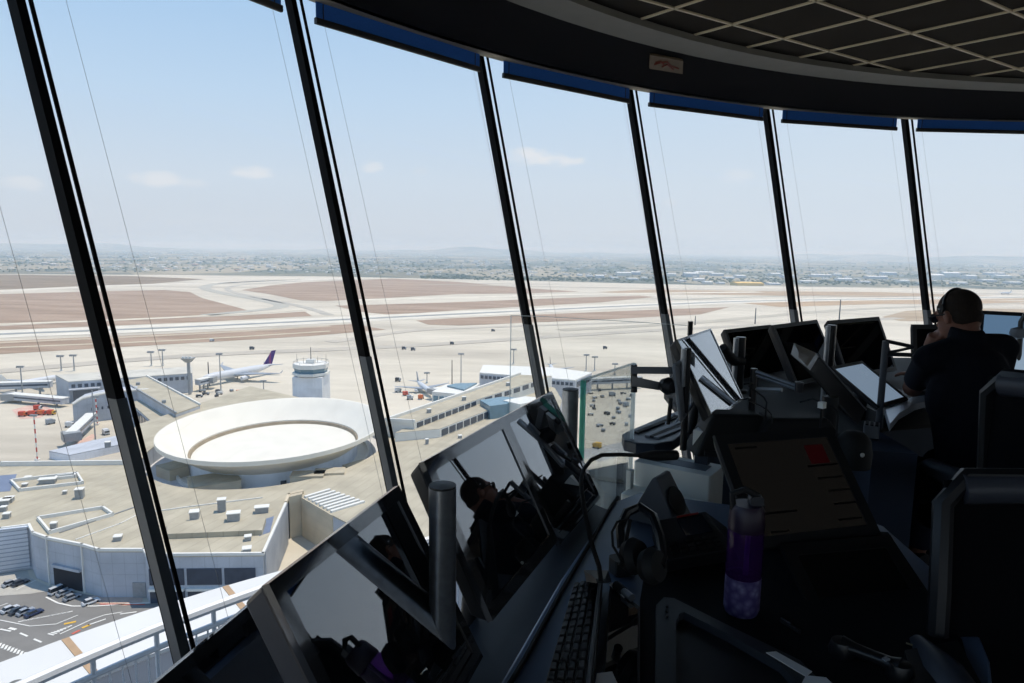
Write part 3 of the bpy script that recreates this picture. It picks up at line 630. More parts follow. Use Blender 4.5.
# right pier
rp_ = empty('pier_building', at(530, 388, G), 'white roofed pier right of the diagonal concourse with a row of dark windows', 'pier')
q = [(479.5, 372.5), (575, 380), (592, 372.5), (552, 367.3), (483.3, 364.8)]; pr(q, G, PZ - .3, 'walls', FAC, rp_, PZ + .5); pr(q, PZ - .3, PZ + .5, 'roof_slab', WHT, rp_, PZ + .5)
a, b = at(479.5, 372.5, PZ + .5), at(575, 380, PZ + .5)
for k in range(22): panel(MB(), a, b, .015 + k * .0445, .045 + k * .0445, PZ - 3.6, PZ - 1.4, 0.15, 0.4).build('window', DGL, rp_)
a, b = at(575, 380, PZ + .5), at(592, 372.5, PZ + .5)
panel(MB(), a, b, .1, .9, PZ - 5, PZ - 1.4, .15, .4).build('window', DGL, rp_)
# ------------------------------------------------------------------ roads, vehicles, aircraft, masts, far town
ASP = mat('asphalt', (128, 126, 122), 0.95, spec=.1, var=0.1, scale=0.15)
q = xy((-90, 574), (20, 573), (46, 586), (83, 594), (146, 604), (262, 600), (330, 640), (200, 760), (-120, 760))
tag(MB().add([Vector((a, b, G + .06)) for a, b in q], [tuple(range(len(q)))]).build('road', ASP), kind='structure')
q = xy((88, 597), (110, 594), (144, 594), (142, 603), (125, 606), (92, 603))
tag(MB().add([Vector((a, b, G + .1)) for a, b in q], [tuple(range(len(q)))]).build('pavement', mat('pink_paving', (186, 162, 146), .9, var=.1, scale=.5)), kind='structure')
q = xy((-60, 570), (26, 566), (30, 578), (56, 590), (30, 594), (-60, 600))
tag(MB().add([Vector((a, b, G + .08)) for a, b in q], [tuple(range(len(q)))]).build('pavement', mat('pale_concrete', (176, 172, 162), .9, var=.1, scale=.3)), kind='structure')
MRK = mat('road_paint', (226, 224, 216), .8, var=.05); YEL = mat('yellow_paint', (214, 170, 70), .8, var=.05); RED = mat('red_paint', (196, 100, 84), .8, var=.1)
def line(px, w, m, name='road_marking', dash=None, z=.14):
    q = [at(x, y, G + z) for x, y in px]; mb = MB()
    for a, b in zip(q, q[1:]):
        d = b - a; n = 1 if not dash else max(1, int(d.length / dash))
        for k in range(n):
            p0 = a + d * (k / n); p1 = a + d * ((k + (.55 if dash else 1.0)) / n); mb.box((p0 + p1) / 2, ((p1 - p0).length, w, .02), atan2(d.y, d.x))
    return tag(mb.build(name, m), kind='structure')
line([(46, 597), (58, 603), (72, 606), (95, 606), (125, 604), (165, 602)], .5, MRK)
line([(0, 629), (20, 633), (48, 645)], .5, MRK, dash=5); line([(88, 625), (120, 614), (150, 610)], .5, MRK, dash=5)
line([(60, 634), (90, 620), (104, 615), (122, 612)], .35, MRK); line([(92, 632), (110, 624), (128, 618)], .5, MRK, dash=3)
line([(0, 620), (30, 626), (56, 624), (78, 615)], .3, MRK); line([(0, 606), (8, 603)], .3, MRK)
for k in range(9): line([(1 + k * 3.1, 643 + k * 1.15), (-1.4 + k * 3.1, 647 + k * 1.15)], .55, MRK)
for k in range(7): line([(48 + k * 3.0, 633.5 - k * 1.0), (54 + k * 3.0, 635 - k * 1.6)], .45, MRK)
for k in range(10): line([(18 + k * 5.2, 622 - k * 1.0), (26 + k * 5.2, 620 - k * 1.0)], .4, MRK)
line([(64, 624), (76, 621.5)], .9, YEL); line([(82, 628), (90, 624.5)], .9, YEL); line([(72, 634), (80, 630)], .8, RED); line([(100, 604), (145, 604.5)], .5, RED); line([(9, 628), (16, 629.5)], .8, MRK)
line([(2, 585), (20, 577)], .3, MRK); line([(16, 590), (36, 580)], .3, MRK)

q = xy((12, 410), (30, 405), (46, 404), (52, 411), (40, 418), (20, 419))
tag(MB().add([Vector((a, b, G + .08)) for a, b in q], [tuple(range(len(q)))]).build('apron_marking', mat('faded_red_paint', (206, 172, 156), .9, var=.15, scale=.2)), kind='structure')
q = xy((60, 452), (92, 434), (97, 436), (72, 455))
tag(MB().add([Vector((a, b, G + .08)) for a, b in q], [tuple(range(len(q)))]).build('apron_marking', MATS['faded_red_paint']), kind='structure')
q = xy((560, 452), (600, 447), (640, 438), (700, 420), (760, 400), (760, 409), (700, 431), (640, 450), (600, 462))
tag(MB().add([Vector((a, b, G + .07)) for a, b in q], [tuple(range(len(q)))]).build('road', mat('grey_service_road', (166, 164, 160), .9, var=.1, scale=.1)), kind='structure')
# --- cars
TYR = mat('tyre_rubber', (28, 28, 30), .9, var=0); CGL = mat('car_glass', (36, 44, 54), .1, 0, .7, var=0)
def car(px, py, head, rgb, label, grp='parked cars beside the terminal', L_=4.5, H_=1.5, W_=1.8, van=False):
    p = at(px, py, G); p.z = G + .1; m = mat('car_paint_%d_%d_%d' % rgb, rgb, .3, .2, .6, var=0, coat=.5)
    e = empty('van' if van else 'car', p, label, 'van' if van else 'car', grp); R = Matrix.Rotation(RAD(head), 3, 'Z')
    w = lambda x, y, z: p + R @ Vector((x, y, z))
    l, wd = L_ / 2, W_ / 2
    lo = [w(a * l, b * wd, .28) for a, b in ((-1, -1), (1, -1), (1, 1), (-1, 1))]
    mid = [w(a * l * .98, b * wd, .62 if not van else .8) for a, b in ((-1, -1), (1, -1), (1, 1), (-1, 1))]
    hood = [w(-l * .94, -wd * .92, .86), w(l * .9, -wd * .92, .78), w(l * .9, wd * .92, .78), w(-l * .94, wd * .92, .86)]
    MB().hexa(lo, mid).hexa(mid, hood).build('body', m, e)
    z1 = H_ if not van else 2.0
    b0, b1, t0, t1 = (-.82, .42, -.6, .12) if not van else (-.95, .72, -.92, .5)
    cb = [w(b0 * l, -wd * .86, .84), w(b1 * l, -wd * .86, .8), w(b1 * l, wd * .86, .8), w(b0 * l, wd * .86, .84)]
    ct = [w(t0 * l, -wd * .7, z1 - .06), w(t1 * l, -wd * .7, z1 - .06), w(t1 * l, wd * .7, z1 - .06), w(t0 * l, wd * .7, z1 - .06)]
    MB().hexa(cb, ct).build('windows', CGL, e)
    MB().hexa(ct, [v + Vector((0, 0, .07)) for v in ct]).build('roof', m, e)
    for a in (-.62, .62):
        for b in (-1, 1):
            c = w(a * l, b * (wd - .1), .32); d = R @ Vector((0, .11, 0)); MB().tube([c - d, c + d], .32, 10).build('wheel', TYR, e)
    return e
SIL, DKG, NVY, WHC, BLK = (170, 174, 180), (60, 64, 72), (38, 52, 88), (214, 216, 218), (30, 32, 36)
car(11, 585, 62, SIL, 'silver car of the pair parked at the far left by the louvred wall'); car(20.5, 584.5, 62, DKG, 'dark grey car of the pair parked at the far left by the louvred wall')
car(10.5, 611, 62, WHC, 'white car, leftmost in the row of four by the road'); car(18.5, 612.5, 62, DKG, 'dark grey car, second in the row of four by the road'); car(26, 613.5, 62, SIL, 'silver car, third in the row of four by the road'); car(34, 615, 62, NVY, 'navy blue car, rightmost in the row of four by the road')
car(58, 592.5, 66, WHC, 'white van parked at the mouth of the garage opening', van=True, L_=4.8); car(65, 594.5, 60, SIL, 'silver car just right of the white van at the garage'); car(72, 599, 58, (150, 154, 160), 'grey car nearest the corner at the garage opening')
car(91, 603.5, 52, WHC, 'white car parked alone in front of the grey cladding wall')
# --- aircraft
PLW = mat('aircraft_white', (206, 208, 210), .4, .0, .5, var=.02); PLG = mat('aircraft_grey', (150, 156, 164), .4, .1, var=.02); PUR = surf('purple_tail', (70, 40, 112), lines=(150, 60, 100), pitch=3.4, axis='X', depth=.5, width=.3)
def plane(px, py, head, L_, tail, label, span=None, name='airliner', grp=None):
    p = at(px, py, G); e = empty(name, p, label, 'aircraft', grp); s = L_ / 60.0; R = Matrix.Rotation(RAD(head), 3, 'Z')
    sp = span or L_ * .98; w = lambda x, y, z: p + R @ Vector((x * s, y * s, z * s))
    xs = [30, 29.2, 27.5, 24.5, 20, -8, -16, -22, -27, -30]; rs = [.1, 1.1, 1.9, 2.5, 2.8, 2.8, 2.5, 1.7, .9, .3]; zs = [4.9, 5.0, 5.2, 5.4, 5.5, 5.5, 5.7, 6.2, 6.7, 7.0]
    MB().tube([w(x, 0, z) for x, z in zip(xs, zs)], 1, 14, rs=[r * s for r in rs]).build('fuselage', PLW, e)
    for b in (1, -1):
        h = sp / 2 / s
        MB().hexa([w(7, b * 2, 4.2), w(-4, b * 2, 4.2), w(-9.5, b * h, 6.2), w(-7.2, b * h, 6.2)], [w(7, b * 2, 5.1), w(-4, b * 2, 5.0), w(-9.5, b * h, 6.4), w(-7.2, b * h, 6.4)]).build('wing', PLG, e)
        MB().hexa([w(-9.5, b * h, 6.2), w(-7.6, b * h, 6.2), w(-10, b * (h + .5), 8.2), w(-10.8, b * (h + .5), 8.2)], [w(-9.5, b * (h + .2), 6.2), w(-7.6, b * (h + .2), 6.2), w(-10, b * (h + .7), 8.2), w(-10.8, b * (h + .7), 8.2)]).build('winglet', PLW, e)
        c = [w(6.5, b * 9.5, 3.0), w(6.0, b * 9.5, 3.0), w(2.5, b * 9.5, 3.1), w(.2, b * 9.5, 3.2)]
        MB().tube(c, 1, 12, rs=[1.35 * s, 1.5 * s, 1.45 * s, .8 * s]).build('engine', PLW, e)
        MB().hexa([w(-23.5, b * .8, 6.6), w(-28, b * .8, 6.8), w(-30.5, b * 9.5, 7.6), w(-28.6, b * 9.5, 7.6)], [w(-23.5, b * .8, 7.0), w(-28, b * .8, 7.1), w(-30.5, b * 9.5, 7.75), w(-28.6, b * 9.5, 7.75)]).build('tailplane', PLG, e)
        g0 = w(-2, b * 5, 0); MB().tube([g0, w(-2, b * 5, 4.4)], .3 * s, 6).build('landing_gear', DRKM, e)
    MB().hexa([w(-20.5, -.3, 7.8), w(-28, -.3, 7.4), w(-28, .3, 7.4), w(-20.5, .3, 7.8)], [w(-28.2, -.15, 16.8), w(-32, -.15, 16.8), w(-32, .15, 16.8), w(-28.2, .15, 16.8)]).build('tail_fin', tail, e)
    MB().tube([w(24, 0, 0), w(24, 0, 3.4)], .25 * s, 6).build('nose_gear', DRKM, e)
    return e
def heading(a, b):
    p, q = at(*a, G), at(*b, G); d = q - p; return math.degrees(atan2(d.y, d.x))
plane(240, 380, heading((270, 374), (205, 386.5)), 66, PUR, 'big white airliner with a purple tail parked left of the old control tower')
plane(424, 392, heading((417, 384), (436, 398)), 40, PLG, 'smaller white airliner parked beside the red trucks left of the right pier')
plane(34, 387, heading((10, 393), (49, 386)), 44, WHT, 'white airliner nose showing past the left end of the left pier', )
plane(552, 373, heading((549, 366), (556, 378)), 38, DGL, 'white airliner whose tail shows above the roof of the right pier')
plane(1006, 294.5, heading((1022, 294), (990, 295)), 50, WHT, 'distant white airliner on the airfield right of the seated person')
plane(-40, 392, 20, 40, WHT, 'white airliner at the far left end of the apron') if False else None
# --- ground vehicles
def truck(px, py, head, rgb, rgb2, label, L_=4.2, H_=3.0, W_=2.5, grp=None, name='service_truck'):
    p = at(px, py, G); p.z = G; e = empty(name, p, label, 'truck', grp); R = Matrix.Rotation(RAD(head), 3, 'Z'); w = lambda x, y, z: p + R @ Vector((x, y, z))
    m1 = mat('truck_paint_%d_%d_%d' % rgb, rgb, .5, var=.05); m2 = mat('truck_paint_%d_%d_%d' % rgb2, rgb2, .5, var=.05)
    MB().box(w(-L_ * .14, 0, .7 + (H_ - .7) / 2), (L_ * .68, W_, H_ - .7), RAD(head)).build('body', m1, e)
    MB().hexa([w(L_ * .22, -W_ / 2, .6), w(L_ * .5, -W_ / 2, .6), w(L_ * .5, W_ / 2, .6), w(L_ * .22, W_ / 2, .6)], [w(L_ * .22, -W_ / 2, H_ * .85), w(L_ * .42, -W_ / 2, H_ * .85), w(L_ * .42, W_ / 2, H_ * .85), w(L_ * .22, W_ / 2, H_ * .85)]).build('cab', m2, e)
    MB().box(w(L_ * .46, 0, H_ * .62), (.5, W_ * .9, H_ * .28), RAD(head)).build('windscreen', CGL, e)
    for a in (-.34, .34):
        for b in (-1, 1):
            c = w(a * L_, b * (W_ / 2 - .15), .5); d = R @ Vector((0, .16, 0)); MB().tube([c - d, c + d], .5, 8).build('wheel', TYR, e)
RD, OR, GV, WV, YV = (196, 72, 44), (206, 106, 50), (150, 156, 162), (210, 210, 208), (216, 168, 60)
gt = 'service vehicles on the apron'
for a in ((23, 416.3, 10, RD, OR, 'red truck, leftmost in the row of red vehicles on the left apron'), (32.5, 415.6, 12, RD, RD, 'red truck, second in the row of red vehicles on the left apron'), (42, 415, 8, OR, RD, 'orange red truck, third in the row on the left apron'), (51.5, 414.8, 4, RD, YV, 'red truck with a yellow cab at the right end of the row'),
          (38, 410, 14, RD, WV, 'red truck with a white cab behind the row of red vehicles'), (50.5, 424, 60, GV, GV, 'small grey truck standing alone on the left apron'), (70, 427, 8, WV, WV, 'long white bus beside the near passenger bridge'), (106, 434.5, -40, WV, WV, 'white van parked between the near bridge and the rotunda'),
          (406, 395.5, 40, RD, WV, 'red truck with a white cab beside the smaller airliner'), (398, 392, 30, WV, GV, 'white truck left of the red truck by the smaller airliner'), (410, 399.5, 10, GV, WV, 'grey truck in front of the smaller airliner'), (421, 399, 70, OR, WV, 'orange truck in front of the nose of the smaller airliner'),
          (626, 406.5, 50, GV, WV, 'grey and white truck seen through the green edged glass'), (612, 396, 20, GV, GV, 'grey truck left of the white truck seen through the glass'), (597, 448, 145, YV, YV, 'yellow loader truck at the foot of the glass panel'), (398, 381.5, 0, BLK, GV, 'dark tug standing on open apron left of the smaller airliner'),
          (404, 349.5, 20, DKG, GV, 'dark vehicle far out on the taxiway, left of a pair'), (413, 350.5, 20, DKG, GV, 'dark vehicle far out on the taxiway, right of a pair'), (493, 331.5, 10, DKG, DKG, 'dark vehicle out on the taxiway near the third mullion'), (252, 349.5, 0, DKG, DKG, 'dark vehicle on the taxiway above the purple tailed airliner'), (605, 349, 0, DKG, DKG, 'dark vehicle on the wide taxiway above the glass panel'),
          (212, 341.5, 0, WV, GV, 'white vehicle beside the near edge of the brown field'), (452, 344.5, 0, DKG, DKG, 'dark vehicle on the open concrete left of the third mullion')):
    truck(*a, grp=gt)
PTS = []
def spot(x0, x1, y0, y1, m):
    for _ in range(300):
        x, y = random.uniform(x0, x1), random.uniform(y0, y1); p = at(x, y, G)
        if all((p - q).length > m for q in PTS): PTS.append(p); return x, y
    return x, y
PTS += [at(626, 406.5, G), at(612, 396, G), at(597, 448, G)]
for i in range(22):
    x, y = spot(588, 632, 391, 434, 6)
    truck(x, y, random.uniform(0, 180), random.choice((GV, WV, DKG, GV)), random.choice((GV, WV, DKG)), 'small baggage cart among the apron clutter seen through the glass panel', L_=random.uniform(2.5, 4.5), H_=random.uniform(1.2, 2.0), W_=1.6, grp='baggage carts seen through the glass panel', name='baggage_cart')
for i in range(14):
    x, y = spot(198, 252, 391, 398, 7)
    truck(x, y, random.uniform(0, 180), random.choice((GV, WV, DKG, OR)), random.choice((GV, WV)), 'small baggage cart on the apron below the purple tailed airliner', L_=random.uniform(3, 5), H_=random.uniform(1.4, 2.2), W_=1.8, grp='baggage carts below the big airliner', name='baggage_cart')
# --- passenger bridges
def bridge(pa, pb, z0, h, wd, label, legs=3):
    a, b = at(*pa, G), at(*pb, G); e = empty('passenger_bridge', a, label, 'jet bridge'); d = b - a; ang = atan2(d.y, d.x); c = (a + b) / 2
    MB().box(Vector((c.x, c.y, G + z0 + h / 2)), (d.length, wd, h), ang).build('tunnel', FAC, e)
    MB().box(Vector((c.x, c.y, G + z0 + h + .2)), (d.length + .4, wd + .5, .4), ang).build('tunnel_roof', WHT, e)
    MB().box(Vector((c.x, c.y, G + z0 + h * .55)), (d.length * .94, wd + .15, h * .28), ang).build('tunnel_glazing', DGL, e)
    MB().box(Vector((b.x, b.y, G + z0 + h / 2)), (wd * 1.7, wd * 1.7, h * 1.15), ang + .4).build('bridge_head', GRYM, e)
    for k in range(legs):
        q = a + d * ((k + .5) / legs); MB().tube([Vector((q.x, q.y, G)), Vector((q.x, q.y, G + z0))], .6, 8).build('support', GRYM, e)
bridge((92, 426), (72, 446), 3.5, 3.6, 4.5, 'grey passenger bridge angled towards us from the arched hall'); bridge((52, 394.5), (-20, 397), 5.0, 4.0, 5.0, 'long grey passenger bridge running left from the left pier')
bridge((66, 407), (12, 402), 2.0, 3.5, 5.0, 'low grey walkway bridge behind the row of red trucks'); bridge((198, 391.5), (210, 388.5), 4.5, 3.6, 4.5, 'grey passenger bridge reaching to the purple tailed airliner'); bridge((590, 390), (634, 388), 4.5, 3.8, 5.0, 'grey passenger bridge running right from the right pier')
bridge((447, 398), (434, 399), 4.0, 3.0, 4.0, 'short grey passenger bridge at the nose of the smaller airliner', 1)
e = empty('ramp_building', at(60, 458, G), 'low grey wedge shaped ramp building on the apron before the terminal parapet', 'building')
q = [(49, 451.5), (70, 455.5), (120, 445), (118, 436), (92, 441)]; pr(q, G, G + 3.4, 'walls', BLUM, e, G + 3.5); pr(q, G + 3.4, G + 3.8, 'roof_slab', FAC, e, G + 3.5)
# --- light masts
def mast(px, py, yt, label, kind='twin', m=GRYM, grp='floodlight masts on the apron'):
    p = at(px, py, G); h = max(8, hgt(px, py, yt)); e = empty('light_mast', p, label, 'light mast', grp); r = max(.16, p.length * .0007)
    if kind == 'red':
        mb = [MB(), MB()]
        for k in range(10): mb[k % 2].tube([p + Vector((0, 0, h * k / 10)), p + Vector((0, 0, h * (k + 1) / 10))], r * 1.1, 6)
        mb[0].build('red_sections', mat('mast_red', (196, 74, 62), .6, var=0), e); mb[1].build('white_sections', WHT, e)
    else: MB().tube([p, p + Vector((0, 0, h))], r, 6, rs=[r * 1.2, r * .8]).build('pole', m, e)
    if kind != 'thin':
        MB().box(p + Vector((0, 0, h)), (r * 12, r * 3, r * 1.4), .1).build('head_frame', m, e)
        for k in (-1, -.4, .4, 1): MB().box(p + Vector((k * r * 4.8, -r * 1.5, h - r * 1.6)), (r * 2.2, r * 2, r * 1.8), .1).build('floodlight', GRYM, e)
    if kind in ('red', 'twin'): MB().box(p + Vector((0, 0, .5)), (1.8, 1.8, 1.0), .2).build('footing', WHT, e)
for a in ((61.5, 371, 355.5, 'twin headed mast above the left pier, left of a pair'), (74.4, 371, 354.8, 'twin headed mast above the left pier, right of a pair'), (23, 399, 366, 'mast standing at the far left beside the long passenger bridge'), (151.6, 366, 351.5, 'mast behind the left pier roof, left of a pair'), (163, 366, 349.5, 'mast behind the left pier roof, right of a pair'), (221, 391, 353.5, 'mast in front of the purple tailed airliner'), (264, 398, 380.5, 'short wide headed mast left of the old control tower'), (461, 384, 353.5, 'twin headed mast left of the right pier roof'), (513.6, 364, 349, 'mast beyond the right pier, left of the third mullion'), (586, 371, 354.5, 'mast beyond the right pier, left of a pair'), (594.5, 371, 356.5, 'mast beyond the right pier, right of a pair'), (614.7, 375, 363.5, 'short mast above the green edged glass panel'), (427, 383, 373, 'low mast beside the smaller airliner')):
    mast(*a)
for a in ((209, 384, 362, 'thin bare pole left of the mast by the big airliner'), (452, 386, 360, 'thin bare pole left of the right pier'), (695, 325, 316, 'thin pole on the open apron behind the tilted bright screen'), (755, 324, 308, 'thin pole left of the fifth mullion'), (839, 322, 299.5, 'dark thin pole right of the fifth mullion')):
    mast(*a, kind='thin', m=DRKM, grp='thin poles on the apron')
mast(37.5, 461, 414.5, 'red and white banded floodlight mast on the near left apron', 'red'); mast(97.5, 425, 396, 'red and white banded mast before the arched hall', 'red'); mast(95.5, 441, 390, 'thin pole beside the red and white banded mast', 'thin', grp=None)
p = at(190, 394.5, G); e = empty('pylon', p, 'stout grey pylon with a wide platform on top beside the left pier', 'pylon'); h = hgt(190, 394.5, 357)
MB().tube([p, p + Vector((0, 0, h * .9))], 1.1, 8).build('column', GRYM, e); MB().hexa([p + Vector((a, b, h * .86)) for a, b in ((-1.4, -1.4), (1.4, -1.4), (1.4, 1.4), (-1.4, 1.4))], [p + Vector((a * 2.6, b * 2.6, h * .98)) for a, b in ((-1.4, -1.4), (1.4, -1.4), (1.4, 1.4), (-1.4, 1.4))]).build('platform', GRYM, e)
for a in (-2.4, 0, 2.4): MB().box(p + Vector((a, -2, h * 1.0)), (1.4, 1.2, 1.6)).build('floodlight', WHT, e)
# --- sheds and town beyond the airfield
OCC = {}
def free(x, y, r, keep=True):
    c = 120.0; i0, j0 = int(x // c), int(y // c); n = int(r // c) + 2
    for i in range(i0 - n, i0 + n + 1):
        for j in range(j0 - n, j0 + n + 1):
            for (a, b, q) in OCC.get((i, j), ()):
                if hypot(a - x, b - y) < q + r: return False
    if keep:
        for k in range(1): OCC.setdefault((i0, j0), []).append((x, y, r))
    return True
def reserve(x, y, w, d):
    n = max(1, int(w / d))
    for k in range(n): 
        xx = x + w * ((k + .5) / n - .5); OCC.setdefault((int(xx // 120), int(y // 120)), []).append((xx, y, hypot(w / n, d) * .62))
def shed(px, py, w, h, d, rgb, label, grp, name='warehouse', roof=None, arch=False):
    p = at(px, py, G - 2); k = p.y / 683; e = empty(name, p, label, 'warehouse' if name == 'warehouse' else 'building', grp); W_, H_, D_ = w * k, h * k * 1.05, d
    reserve(p.x, p.y + D_ / 2, W_, D_)
    if arch:
        mb = MB(); n = 8; f = [Vector((p.x - W_ / 2 + W_ * i / n, p.y, p.z + H_ * (.45 + .55 * sin(pi * i / n) ** .6))) for i in range(n + 1)]
        for i in range(n): mb.hexa([Vector((f[i].x, p.y, p.z)), Vector((f[i + 1].x, p.y, p.z)), Vector((f[i + 1].x, p.y + D_, p.z)), Vector((f[i].x, p.y + D_, p.z))], [f[i], f[i + 1], f[i + 1] + Vector((0, D_, 0)), f[i] + Vector((0, D_, 0))])
        mb.build('walls', mat('shed_%d_%d_%d' % rgb, rgb, .8, var=.08, scale=.02), e)
    else:
        MB().box(p + Vector((0, D_ / 2, H_ / 2)), (W_, D_, H_), .06).build('walls', mat('shed_%d_%d_%d' % rgb, rgb, .8, var=.08, scale=.02), e)
    rf = roof or (226, 226, 222)
    MB().hexa([p + Vector((a * W_ * .51, D_ / 2 + b * D_ * .51, H_)) for a, b in ((-1, -1), (1, -1), (1, 1), (-1, 1))], [p + Vector((a * W_ * .5, D_ / 2 + b * D_ * .06, H_ * 1.25)) for a, b in ((-1, -1), (1, -1), (1, 1), (-1, 1))]).build('roof_cover', mat('shed_roof_%d_%d_%d' % rf, rf, .7, var=.05, scale=.02), e)
shed(750, 286.5, 27, 3.2, 60, (196, 168, 96), 'large yellow roofed hangar at the far edge of the airfield', None, 'hangar', (226, 186, 96))
GW = 'white sheds beyond the airfield'
for x, y, w, h in ((600, 278, 8, 3), (615, 279, 7, 2), (624, 276, 14, 4), (636, 275, 9, 3.5), (645, 279, 5, 2), (633, 280, 10, 2), (672, 276, 8, 2.5), (692, 277, 14, 4.5), (705, 275, 18, 3.5), (718, 276, 12, 3), (700, 281, 10, 2.5), (683, 282, 6, 2), (709, 284, 8, 2.5), (722, 284, 6, 2), (730, 279, 9, 2), (741, 278, 10, 3), (775, 285, 12, 2), (790, 278, 14, 3.2), (776, 276, 10, 3), (810, 283, 16, 2.4), (822, 277, 20, 2.6), (846, 281, 14, 2.6), (838, 276, 8, 2.2), (866, 283, 10, 2), (878, 279, 20, 3), (890, 275, 14, 3), (905, 283, 9, 3), (938, 280, 12, 6), (952, 277, 16, 5), (972, 279, 10, 4), (962, 284, 12, 2), (990, 282, 14, 2.4), (1004, 278, 16, 3), (1016, 284, 12, 2.2), (996, 275, 18, 2.4), (925, 284, 8, 2), (590, 277, 6, 2), (580, 276, 5, 2)):
    shed(x, y, w, h * .75, 40, random.choice(((196, 200, 204), (206, 206, 200), (176, 184, 192))), 'pale shed or warehouse in the belt beyond the airfield, right half of the view', GW)
GW = 'pale buildings of the town left of centre'
for i in range(46):
    x = random.uniform(2, 330); y = random.uniform(259, 272.5); q_ = at(x, y, G - 2)
    if not free(q_.x, q_.y + 15, 28, False): continue
    shed(x, y, random.uniform(2, 6), random.uniform(.8, 2.2), 30, random.choice(((206, 204, 196), (190, 190, 188), (214, 208, 196), (176, 170, 160))), 'tiny pale building of the hazy town beyond the left fields', GW, 'town_building', random.choice(((216, 212, 204), (196, 150, 126), (222, 222, 218))))
mb = MB()
for i in range(900):
    x = random.uniform(-80, 1110); y = random.uniform(255.5, 276) + (x - 512) * .013; p = at(x, y, G - 2); k = p.y / 683; w = random.uniform(1.2, 6) * k; h = random.uniform(.5, 1.6) * k
    if not free(p.x, p.y, w * .5 + 14): continue
    mb.box(p + Vector((0, 0, h / 2)), (w, random.uniform(10, 40), h), random.uniform(-.4, .4))
tag(mb.build('town', mat('town_walls', (216, 212, 204), .8, var=.25, scale=.004)), 'pale buildings of the far hazy towns spread over the plain', 'town', kind='stuff')
mb = MB(); rt = random.Random(3)
for i in range(2600):
    if i < 1500: x = rt.uniform(-80, 1110); y = rt.uniform(257, 272) + max(0, (x - 250)) * .016
    else: x = rt.uniform(420, 1110); y = rt.gauss(0, 1.2) + 277.5 + (x - 420) * .012
    p = at(x, y, G - 2); k = p.y / 683; r = rt.uniform(.7, 2.2) * k; h = rt.uniform(.7, 1.5) * k
    if not free(p.x, p.y, r, False): continue
    n = 5; c = p
    vs = [c + Vector((r * cos(2 * pi * j / n), r * .6 * sin(2 * pi * j / n), 0)) for j in range(n)] + [c + Vector((r * .8 * cos(2 * pi * j / n + .3), r * .5 * sin(2 * pi * j / n + .3), h * .7)) for j in range(n)] + [c + Vector((0, 0, h))]
    mb.add(vs, [(j, (j + 1) % n, n + (j + 1) % n, n + j) for j in range(n)] + [(n + j, n + (j + 1) % n, 2 * n) for j in range(n)])
tag(mb.build('treeline', mat('tree_green', (76, 90, 70), .95, spec=.05, var=.2, scale=.02)), 'dark green belts of trees along and beyond the airfield edge', 'trees', kind='stuff')
# ------------------------------------------------------------------ interior
def scr(name, base=(14, 16, 20), k0=0.13, k1=1.15, pattern=None, rough=0.015):
    """dark glossy display glass, mirror-like at low angles"""
    if name in MATS: return MATS[name]
    m = bpy.data.materials.new(name); m.use_nodes = True; nt = m.node_tree; nt.nodes.clear()
    o = nt.nodes.new('ShaderNodeOutputMaterial'); mx = nt.nodes.new('ShaderNodeMixShader'); d = nt.nodes.new('ShaderNodeBsdfDiffuse'); g = nt.nodes.new('ShaderNodeBsdfGlossy')
    d.inputs[0].default_value = (*lin(base), 1); g.inputs['Roughness'].default_value = rough; g.inputs[0].default_value = (.93, .96, 1, 1)
    lw = nt.nodes.new('ShaderNodeLayerWeight'); lw.inputs['Blend'].default_value = .5
    p = nt.nodes.new('ShaderNodeMath'); p.operation = 'POWER'; p.inputs[1].default_value = 3; nt.links.new(lw.outputs['Facing'], p.inputs[0])
    a = nt.nodes.new('ShaderNodeMath'); a.operation = 'MULTIPLY_ADD'; a.use_clamp = True; a.inputs[1].default_value = k1; a.inputs[2].default_value = k0
    nt.links.new(p.outputs[0], a.inputs[0]); nt.links.new(a.outputs[0], mx.inputs[0]); nt.links.new(d.outputs[0], mx.inputs[1]); nt.links.new(g.outputs[0], mx.inputs[2]); nt.links.new(mx.outputs[0], o.inputs[0])
    MATS[name] = m; return m
BP = mat('black_plastic', (26, 28, 32), .5, spec=.4, var=.05, scale=30); BPS = mat('satin_black', (20, 22, 26), .32, spec=.5, var=.04, scale=30)
BZ = scr('bezel_gloss', (44, 46, 50), .06, .8, rough=.06); SILV = mat('dark_silver_shell', (46, 48, 54), .35, .2, .5, var=.05, scale=20)
STL = mat('brushed_steel', (150, 156, 164), .3, .85, .5, var=.12, scale=60); CAP = mat('post_cap', (26, 28, 30), .5, var=.04)
DSK = mat('blue_grey_laminate', (92, 112, 142), .35, spec=.5, var=.04, scale=10); DKP = mat('dark_laminate', (44, 52, 64), .5, spec=.4, var=.06, scale=12)
WBX = mat('off_white_steel', (232, 234, 230), .5, .1, var=.04, scale=10); GBX = mat('grey_steel', (120, 126, 134), .5, .1, var=.05, scale=10)
RUB = mat('black_rubber', (16, 17, 19), .7, var=.04); SCR = scr('display_glass'); PAP = mat('paper', (226, 228, 228), .85, var=.03)
def frame(TL, TR, BR, Wd, h=None):
    a, b, c = ray(*TL), ray(*TR), ray(*BR); k = a.z / b.z; A, B = a.copy(), b * k; s = Wd / (A - B).length; A *= s; B *= s
    t = B.dot(A - B) / c.dot(A - B); Cc = c * t; A += EYE; B += EYE; Cc += EYE
    u = (B - A) / Wd; hh = (Cc - B).length; v = (Cc - B) / hh; n = u.cross(v)
    if n.dot((A + Cc) / 2 - EYE) > 0: n = -n
    return A, u, v, n, Wd, (h or hh)
